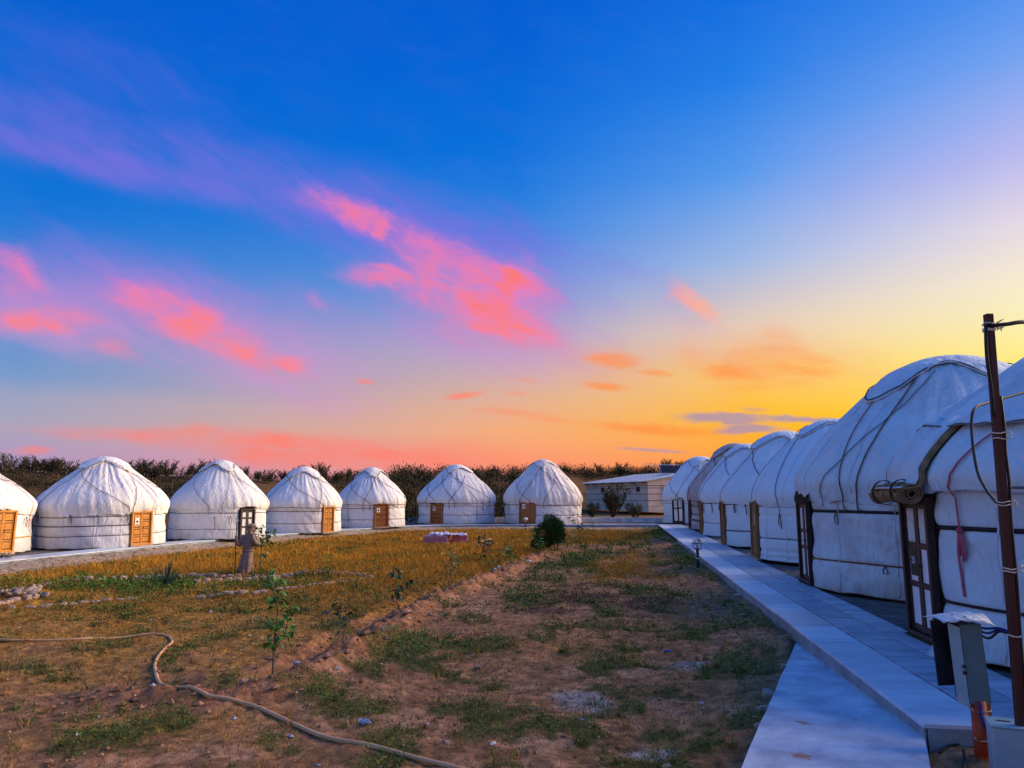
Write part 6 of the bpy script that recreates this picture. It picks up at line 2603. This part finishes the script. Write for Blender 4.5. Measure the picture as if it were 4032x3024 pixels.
# ---------------------------------------------------------------- lamps
def build_lamp(base, h, label, opal=False, z=None):
    x, y = base
    z0 = gz1(x, y) - .05 if z is None else z
    root = empty('garden_lamp', (x, y, z0), 0, label, 'lamp', 'garden globe lamps')
    s = h / .89
    MB().lathe([(.042, 0), (.042, .55), (.03, .56)], (0, 0, 0), 14).build('post', M['iron'], root, True)
    for i in range(5):
        MB().lathe([(.043, 0), (.047, .006), (.047, .024), (.043, .03)], (0, 0, .05 + i * .045), 14).build('rib', M['iron'], root, True)
    MB().lathe([(.044, 0), (.050, .004), (.050, .024), (.044, .028)], (0, 0, .30), 14).build('collar', M['paper'], root, True)
    b = MB()
    b.lathe([(.02, .56), (.085, .565), (.085, .59), (.02, .592)], (0, 0, 0), 16)
    b.build('cup', M['iron'], root, True)
    R, zr = .155, .735
    b = MB()
    b.tube([(R * math.cos(a), R * math.sin(a), zr) for a in np.linspace(0, 2 * math.pi, 33)], .010, 6, False)
    b.build('ring', M['iron'], root, True)
    for i in range(6):
        a = i * math.pi / 3 + .3
        pts = [(.08 * math.cos(a), .08 * math.sin(a), .58), (.125 * math.cos(a), .125 * math.sin(a), .62), (R * math.cos(a), R * math.sin(a), zr)]
        MB().tube([tuple(p) for p in spline(pts, 5)], .008, 5).build('cage_bar', M['iron'], root, True)
    prof = [(.117 * math.sin(t), .735 - .117 * math.cos(t) + .035) for t in np.linspace(.35, math.pi - .01, 16)]
    g = MB().lathe(prof, (0, 0, 0), 22, True).build('globe', M['opal'] if opal else M['globe'], root, True)
    MB().lathe([(.02, .59), (.03, .62), (.045, .68), (.038, .72), (.01, .74)], (0, 0, 0), 12).build('bulb', M['opal'], root, True)
    if not opal:
        MB().lathe([(.01, 0), (.028, .005), (.028, .03), (.01, .035)], (-.055, -.03, .385), 8).build('junction_cap', M['paper'], root, True)
    root.scale = (s, s, s)
    return root


# ---------------------------------------------------------------- pink stacks
def build_stacks():
    b = gp(945, 1178, GZ)
    rg = random.Random(8)
    ms = {}
    for name, px0, px1, py, top, n, lab in (('a', 914, 968, 1178, 1158, 6, 'taller stack of pink foam sheets lying on the dry grass'), ('b', 974, 1009, 1176, 1156, 5, 'smaller stack of pink foam sheets beside the taller one')):
        x0, y0 = gp(px0, py, GZ)
        x1, _ = gp(px1, py, GZ)
        zt = at(px0, top, y0)[2]
        z0 = gz1((x0 + x1) / 2, y0 + .4)
        root = empty('foam_stack', ((x0 + x1) / 2, y0 + .45, z0), rg.uniform(-.08, .08), lab, 'stack')
        w = x1 - x0
        hh = (zt - z0) / n
        for i in range(n):
            mb = MB()
            mb.bbox((rg.uniform(-.02, .02), rg.uniform(-.03, .03), hh * (i + .5)), (w * rg.uniform(.97, 1.0), .9, hh * .93), min(.012, hh * .2))
            mb.build('foam_sheet', M['pink_foam'], root)
        if name == 'a':
            ra = (x0, x1, y0, zt)
        else:
            rb = (x0, x1, y0, zt)
    # crumpled plastic film over both
    n, m = 30, 12
    V, F = [], []
    xa, xb = ra[0] + .25, rb[1] - .02
    for i in range(n + 1):
        for j in range(m + 1):
            x = xa + (xb - xa) * i / n
            y = ra[2] + .02 + .85 * j / m
            gap = (ra[1] < x < rb[0])
            top = ra[3] if x < (ra[1] + rb[0]) / 2 else rb[3]
            z = top + .03 + (.16 * float(vnoise(np.array([i * .55]), np.array([j * .6]), 5)[0]) * (1.0 if i < n * .6 else .5)) - (.10 if gap else 0)
            if j == 0:
                z -= .06 * float(vnoise(np.array([i * .8]), np.array([3.3]), 6)[0])
            V.append((x, y, z))
    for i in range(n):
        for j in range(m):
            a = i * (m + 1) + j
            F.append((a, a + m + 1, a + m + 2, a + 1))
    o = MB().add(V, F).build('plastic_film', M['film'], None, True)
    md = o.modifiers.new('t', 'SOLIDIFY')
    md.thickness = .012
    tag(o, 'crumpled whitish plastic film thrown over the pink foam stacks', 'plastic film')
    # a stick on the grass to the right
    a, c = gp(1012, 1174, GZ + .1), gp(1063, 1166, GZ + .1)
    za, zc = gz1(*a), gz1(*c)
    mid = ((a[0] + c[0]) / 2, (a[1] + c[1]) / 2)
    o = MB().tube([(a[0], a[1], za + .06), (mid[0], mid[1], max(za, zc) + .10), (c[0], c[1], zc + .14)], [.025, .03, .022], 7).build('stick', M['stone'], None, True)
    tag(o, 'bleached wooden stick on the dry grass beside the foam', 'stick')


# ---------------------------------------------------------------- post and meter boxes at the path's end
def build_post():
    Y = 5.72
    bot = at(4021 / K2, 2930 / K2, Y)
    top = at(3891 / K2, 1237 / K2, Y)
    zb = gz1(bot[0], Y)
    root = empty('cable_post', (bot[0], Y, zb - .1), 0, 'dark red steel post carrying cables beside the end of the path', 'post')
    T = Vector((top[0] - bot[0], 0, top[2] - zb + .1))
    mb = MB()
    ax = T.normalized()
    q = Vector((0, 0, 1)).rotation_difference(ax).to_matrix()
    mb.bbox(tuple(T / 2), (.056, .056, T.length), .005, q)
    mb.build('shaft', M['rust_post'], root)

    def pt(t, dx=0.0, dy=0.0):
        p = T * t
        return (p.x + dx, p.y + dy, p.z)

    def tt(ypx):
        z = at(3950 / K2, ypx / K2, Y)[2]
        return (z - zb + .1) / T.z
    # cable down the post's left flank, bulging loose near the top
    cb = [pt(tt(1283), -.034, -.02), pt(tt(1330), -.046, -.02), pt(tt(1420), -.05, -.02), pt(tt(1520), -.036, -.02), pt(tt(1640), -.032, -.02)]
    MB().tube([tuple(p) for p in spline(cb, 6)], .014, 7).build('cable', M['cable'], root, True)
    cb = [pt(tt(1560), .032, -.02), pt(tt(1690), .042, -.02), pt(tt(1780), .036, -.02), pt(tt(1900), .046, -.02), pt(tt(2050), .036, -.02), pt(tt(2300), .042, -.02), pt(tt(2520), .036, -.02), pt(tt(2800), .04, -.02)]
    MB().tube([tuple(p) for p in spline(cb, 6)], .012, 7).build('cable', M['cable'], root, True)
    cb = [pt(tt(1283), -.02, -.036), pt(tt(1286), .02, -.04), pt(tt(1281), .12, -.04), pt(tt(1268), .3, .0), pt(tt(1262), .7, .2), pt(tt(1235), 1.6, .6)]
    MB().tube([tuple(p) for p in spline(cb, 6)], .017, 7).build('cable', M['cable'], root, True)
    rg = random.Random(2)
    for yy in (1276, 1296, 1302, 1705, 1728, 1976, 1988, 2238, 2250, 2502):
        t = tt(yy)
        h = .038
        pts = []
        for a in np.linspace(0, 2 * math.pi, 13):
            c_, s_ = math.cos(a), math.sin(a)
            k = h / max(abs(c_), abs(s_))
            p = pt(t)
            pts.append((p[0] + c_ * k * 1.05, p[1] + s_ * k * 1.0, p[2] + .006 * math.sin(a * 2 + yy)))
        m2 = MB()
        m2.tube(pts, .0055, 5, False)
        p = pt(t)
        m2.tube([(p[0] + .034, p[1] - .04, p[2]), (p[0] + .055, p[1] - .05, p[2] + .012), (p[0] + rg.uniform(.06, .085), p[1] - .05, p[2] + rg.uniform(-.03, .03))], .006, 5)
        m2.build('string_tie', M['string'], root, True)

    # grey cable that loops from the tent roof to the post
    pr = [at(3842 / K2, 1605 / K2, 6.6), at(3826 / K2, 1660 / K2, 6.5), at(3832 / K2, 1760 / K2, 6.35), at(3850 / K2, 1860 / K2, 6.2), at(3885 / K2, 1930 / K2, 6.0), at(3925 / K2, 1980 / K2, 5.74)]
    up_ = at(4090 / K2, 1530 / K2, 8.0)
    pr = [up_, at(3900 / K2, 1583 / K2, 7.0)] + pr
    o = MB().tube([tuple(p) for p in spline(pr, 8)], .013, 8).build('loose_cable', M['grey_cable'], None, True)
    tag(o, 'thick grey cable looping down from the yurt roof to the red post', 'cable')


def build_meter_box():
    by = 6.22
    bx = at(3872 / K2, 2945 / K2, by)[0]
    z0 = gz1(bx, by)
    root = empty('meter_box', (bx, by, z0 - .02), 0, 'grey-green metal meter box on a red pipe with bent tin lid', 'meter box')
    kk = by * 1.012 / FPX                      # metres per photo pixel there
    H0 = at(3872 / K2, 2767 / K2, by)[2] - z0 + .02
    MB().lathe([(.058, -.1), (.058, H0 + .02)], (-.01, 0, 0), 16).build('pipe', M['red_pipe'], root, True)
    MB().bbox((.075, .035, H0 / 2), (.055, .04, H0 + .1), .004).build('stake', M['old_wood'], root)
    hb = (2767 - 2486) * kk
    lean = -.045
    Mx = Matrix.Rotation(lean, 3, 'Y')
    w, d = .162, .17
    cx = -.01

    def B(x, y, z):
        p = Mx @ Vector((x, y, z))
        return (p.x + cx, p.y, p.z + H0)
    def quad_box(x0, x1, y0, y1, z0_, z1_):
        vs = [B(x, y, z) for z in (z0_, z1_) for x, y in ((x0, y0), (x1, y0), (x1, y1), (x0, y1))]
        return MB().add(vs, [(3, 2, 1, 0), (4, 5, 6, 7), (0, 1, 5, 4), (1, 2, 6, 5), (2, 3, 7, 6), (3, 0, 4, 7)])
    c = quad_box(-w / 2, w / 2, -.03, .012 - .03, 0, hb).build('front_plate', M['grey_box'], root)
    quad_box(-w / 2 + .004, w / 2 - .002, -.0175, d, .004, hb - .004).build('housing', M['black_plate'], root)
    quad_box(w / 2 - .0015, w / 2 + .008, -.03, d, 0, hb).build('side_plate', M['grey_box'], root)
    quad_box(-w / 2 - .13, -w / 2 + .003, d - .01, d + .004, .10, hb + .01).build('back_plate', M['black_plate'], root)
    # door ajar, hinged on the housing's left edge
    dr = MB()
    a = math.radians(66)
    px = [(0, 0), (-.13 * math.cos(a) * 1.0, .13 * math.sin(a))]
    vs = []
    for z_, (sx) in ((-.03, 0), (hb - .02, 0)):
        for (x, y) in ((-w / 2 - .006, -.03), (-w / 2 - .066, .03), (-w / 2 - .058, .038), (-w / 2 - .001, -.018)):
            vs.append(B(x, y, z_ + (.03 if x < -w / 2 - .03 else 0)))
    dr.add(vs, [(3, 2, 1, 0), (4, 5, 6, 7), (0, 1, 5, 4), (1, 2, 6, 5), (2, 3, 7, 6), (3, 0, 4, 7)])
    door = dr.build('door', M['grey_box_light'], root)
    for z_ in (.24, .29):
        p = B(-w / 2 - .012, -.034, z_)
        MB().box(p, (.026, .018, .024)).build('lock', M['black_plate'], door)
    # bent tin lid
    V, F = [], []
    n, m = 12, 6
    for i in range(n + 1):
        t = i / n
        x = -.25 + .42 * t
        for j in range(m + 1):
            y = -.10 + .34 * j / m
            z = hb + .06 - .16 * abs(j / m - .45) ** 1.2 * (.4 + .8 * t) + .03 * math.sin(t * 3.0) + .008 * math.sin(i * 1.9 + j * 1.3)
            V.append(B(x, y, z))
    for i in range(n):
        for j in range(m):
            a_ = i * (m + 1) + j
            F.append((a_, a_ + m + 1, a_ + m + 2, a_ + 1))
    lid = MB().add(V, F).build('tin_lid', M['galv'], root, True)
    md = lid.modifiers.new('t', 'SOLIDIFY')
    md.thickness = .004
    for (i, j) in ((4, 2), (6, 1), (8, 1)):
        p = V[i * (m + 1) + j]
        MB().lathe([(.007, 0), (.005, .004)], (p[0], p[1], p[2] + .003), 7).build('screw', M['black_plate'], lid)
    # strings round the pipe
    for z_ in (H0 * .86, H0 * .36):
        pts = [(-.01 + .07 * math.cos(a) + .02, .07 * math.sin(a), z_ + .012 * math.cos(a + 1)) for a in np.linspace(0, 2 * math.pi, 17)]
        m2 = MB()
        m2.tube(pts, .004, 5, False)
        m2.tube([(-.07, -.04, z_), (-.10, -.06, z_ + .035)], .004, 5)
        m2.build('string_tie', M['string'], root, True)
    # blue supply cable down the pipe, and the pair running to the post
    pts = [(-.03, -.06, H0 + .02), (-.035, -.07, H0 * .8), (0.0, -.075, H0 * .55), (.05, -.075, H0 * .32), (.12, -.08, H0 * .14), (.22, -.10, .03)]
    MB().tube([tuple(p) for p in spline(pts, 6)], .013, 8).build('blue_cable', M['blue_cable'], root, True)
    for dz, mt in ((.0, 'blue_cable'), (-.022, 'cable'), (.02, 'blue_cable')):
        p0 = Vector(B(w / 2 + .004, .02, hb - .055 + dz))
        p1 = p0 + Vector((.17, -.12, .005 - dz * .5))
        pts = [tuple(p0), tuple(p0.lerp(p1, .35) + Vector((0, 0, -.02 + dz))), tuple(p0.lerp(p1, .7) + Vector((0, 0, .012))), tuple(p1)]
        MB().tube([tuple(p) for p in spline(pts, 6)], .010, 7).build('supply_cable', M[mt], root, True)

    # second, low box at the frame's edge
    gx, gy = gp(3975 / K2, 3090 / K2, -.16)
    z1 = gz1(gx, gy)
    top = at(3941 / K2, 2878 / K2, gy + .02)
    rb = empty('junction_box', (gx + .11, gy + .12, z1 - .03), math.radians(-24), 'pale enamelled junction box standing on the soil by the post', 'junction box')
    hh = top[2] - z1 + .05
    MB().bbox((0, 0, hh / 2), (.26, .26, hh), .012).build('case', M['grey_box_light'], rb)
    MB().bbox((0, 0, hh + .004), (.275, .275, .012), .004).build('lid', M['grey_box_light'], rb)
    MB().box((-.03, .02, hh + .0115), (.09, .018, .006)).build('latch', M['black_plate'], rb)
    # bits of black cable on the soil
    pts = [gp(x, y, -.16) for x, y in [(2028, 1618), (2050, 1612), (2080, 1610), (2112, 1612)]]
    X = spline(pts, 6)
    o = MB().tube([(p[0], p[1], gz1(p[0], p[1]) + .012) for p in X], .009, 6).build('cable_scrap', M['cable'], None, True)
    tag(o, 'black cable end lying on the soil below the path', 'cable')
    pts = [gp(x, y, -.16) for x, y in [(2080, 1655), (2083, 1640), (2081, 1628)]]
    X = spline(pts, 6)
    o = MB().tube([(p[0], p[1], gz1(p[0], p[1]) + .03) for p in X], .012, 6).build('cable_scrap', M['cable'], None, True)
    tag(o, 'short stub of black cable poking from the soil', 'cable')
    a_, b_ = gp(2108, 1613, -.16), gp(2122, 1603, -.16)
    o = MB().tube([(a_[0], a_[1], gz1(*a_) + .012), (b_[0], b_[1], gz1(*b_) + .02)], .007, 6).build('wood_splinter', M['string'], None, True)
    tag(o, 'pale wood splinter on the soil by the cable end', 'splinter')


def scrap(px, py, w, l, mat, name, label, cat, seed, z=GZ):
    """a thin crumpled bit of litter"""
    rg = np.random.RandomState(seed)
    x, y = gp(px, py, z + .02)
    V, F = [], []
    n = 5
    for i in range(n + 1):
        for j in range(n + 1):
            V.append(((i / n - .5) * l * (1 + .3 * rg.uniform(-1, 1)), (j / n - .5) * w * (1 + .3 * rg.uniform(-1, 1)), .02 + .35 * min(w, l) * rg.uniform(0, 1)))
    for i in range(n):
        for j in range(n):
            a = i * (n + 1) + j
            F.append((a, a + n + 1, a + n + 2, a + 1))
    o = MB().add(V, F).build(name, M[mat], None, False, (x, y, gz1(x, y) - .005), (0, 0, rg.uniform(0, 3)))
    md = o.modifiers.new('t', 'SOLIDIFY')
    md.thickness = .004
    tag(o, label, cat)


def build_litter():
    scrap(788, 1568, .09, .14, 'pale_plastic', 'plastic_bag', 'crumpled pale blue plastic bag caught in the weeds', 'bag', 1)
    scrap(918 * 1.0, 1291 - 90, .12, .3, 'paper', 'paper_scrap', 'white paper scrap on the dry grass', 'litter', 2)
    scrap(250, 1210, .10, .16, 'paper', 'paper_scrap', 'pale scrap of litter on the gravel bank below the largest yurt', 'litter', 3, -.15)
    scrap(168, 1196, .12, .14, 'paper', 'paper_scrap', 'white scrap near the top of the gravel bank', 'litter', 4, -.1)
    scrap(460, 1172, .12, .16, 'paper', 'paper_scrap', 'white scrap on the bank below the dark glazed door', 'litter', 5, -.1)
    scrap(790, 1286, .04, .18, 'stone', 'bone_scrap', 'bleached scrap on the soil beside the dark sapling', 'litter', 6)
    scrap(1592, 1287, .06, .10, 'paper', 'paper_scrap', 'small white scrap beside the path wall', 'litter', 7, -.2)
    scrap(1150, 1522, .03, .16, 'stone', 'wood_chip', 'dry wood chip lying on bare soil', 'litter', 8)
    # blue bottle cap strip
    x, y = gp(1434, 1408, GZ)
    o = MB().lathe([(.008, 0), (.014, .012), (.015, .09), (.008, .10), (.006, .12)], (0, 0, 0), 10).build('bottle', M['blue_plastic'], None, True, (x, y, gz1(x, y) + .025), (math.pi / 2, 0, math.radians(80)))
    tag(o, 'small blue plastic bottle lying in the grass', 'bottle')
    # one red flower in the bed
    x, y = gp(155, 1271, GZ)
    root = empty('red_flower', (x, y, gz1(x, y)), 0, 'single red flower among the weeds of the bed', 'flower')
    MB().tube([(0, 0, 0), (.01, 0, .12), (0, 0, .22)], .006, 5).build('stem', M['leaf_mid'], root, True)
    for i in range(5):
        a = i * 1.2566
        MB().add([(0, 0, .22), (.05 * math.cos(a - .4), .05 * math.sin(a - .4), .25), (.075 * math.cos(a), .075 * math.sin(a), .25), (.05 * math.cos(a + .4), .05 * math.sin(a + .4), .25)], [(0, 1, 2, 3)]).build('petal', M['red_petal'], root)
    # fence post by the gap in the curved row
    x, y, z = at(898, 1078, 60)
    o = MB().bbox((0, 0, .8), (.09, .09, 1.9), .01).build('fence_post', M['iron'], None, False, (x, y, gz1(x, y)))
    tag(o, 'lone dark post in the gap between two yurts', 'post')


build_statue()
build_stones()
build_hose()
build_lamp(gp(1508, 1229, -.22), .89, 'globe lamp on a short black post beside the straight path')
build_lamp(gp(1135, 1146, -.2), .95, 'small opal globe lamp before the plank-doored yurt', True)
build_stacks()
build_post()
build_meter_box()
build_litter()
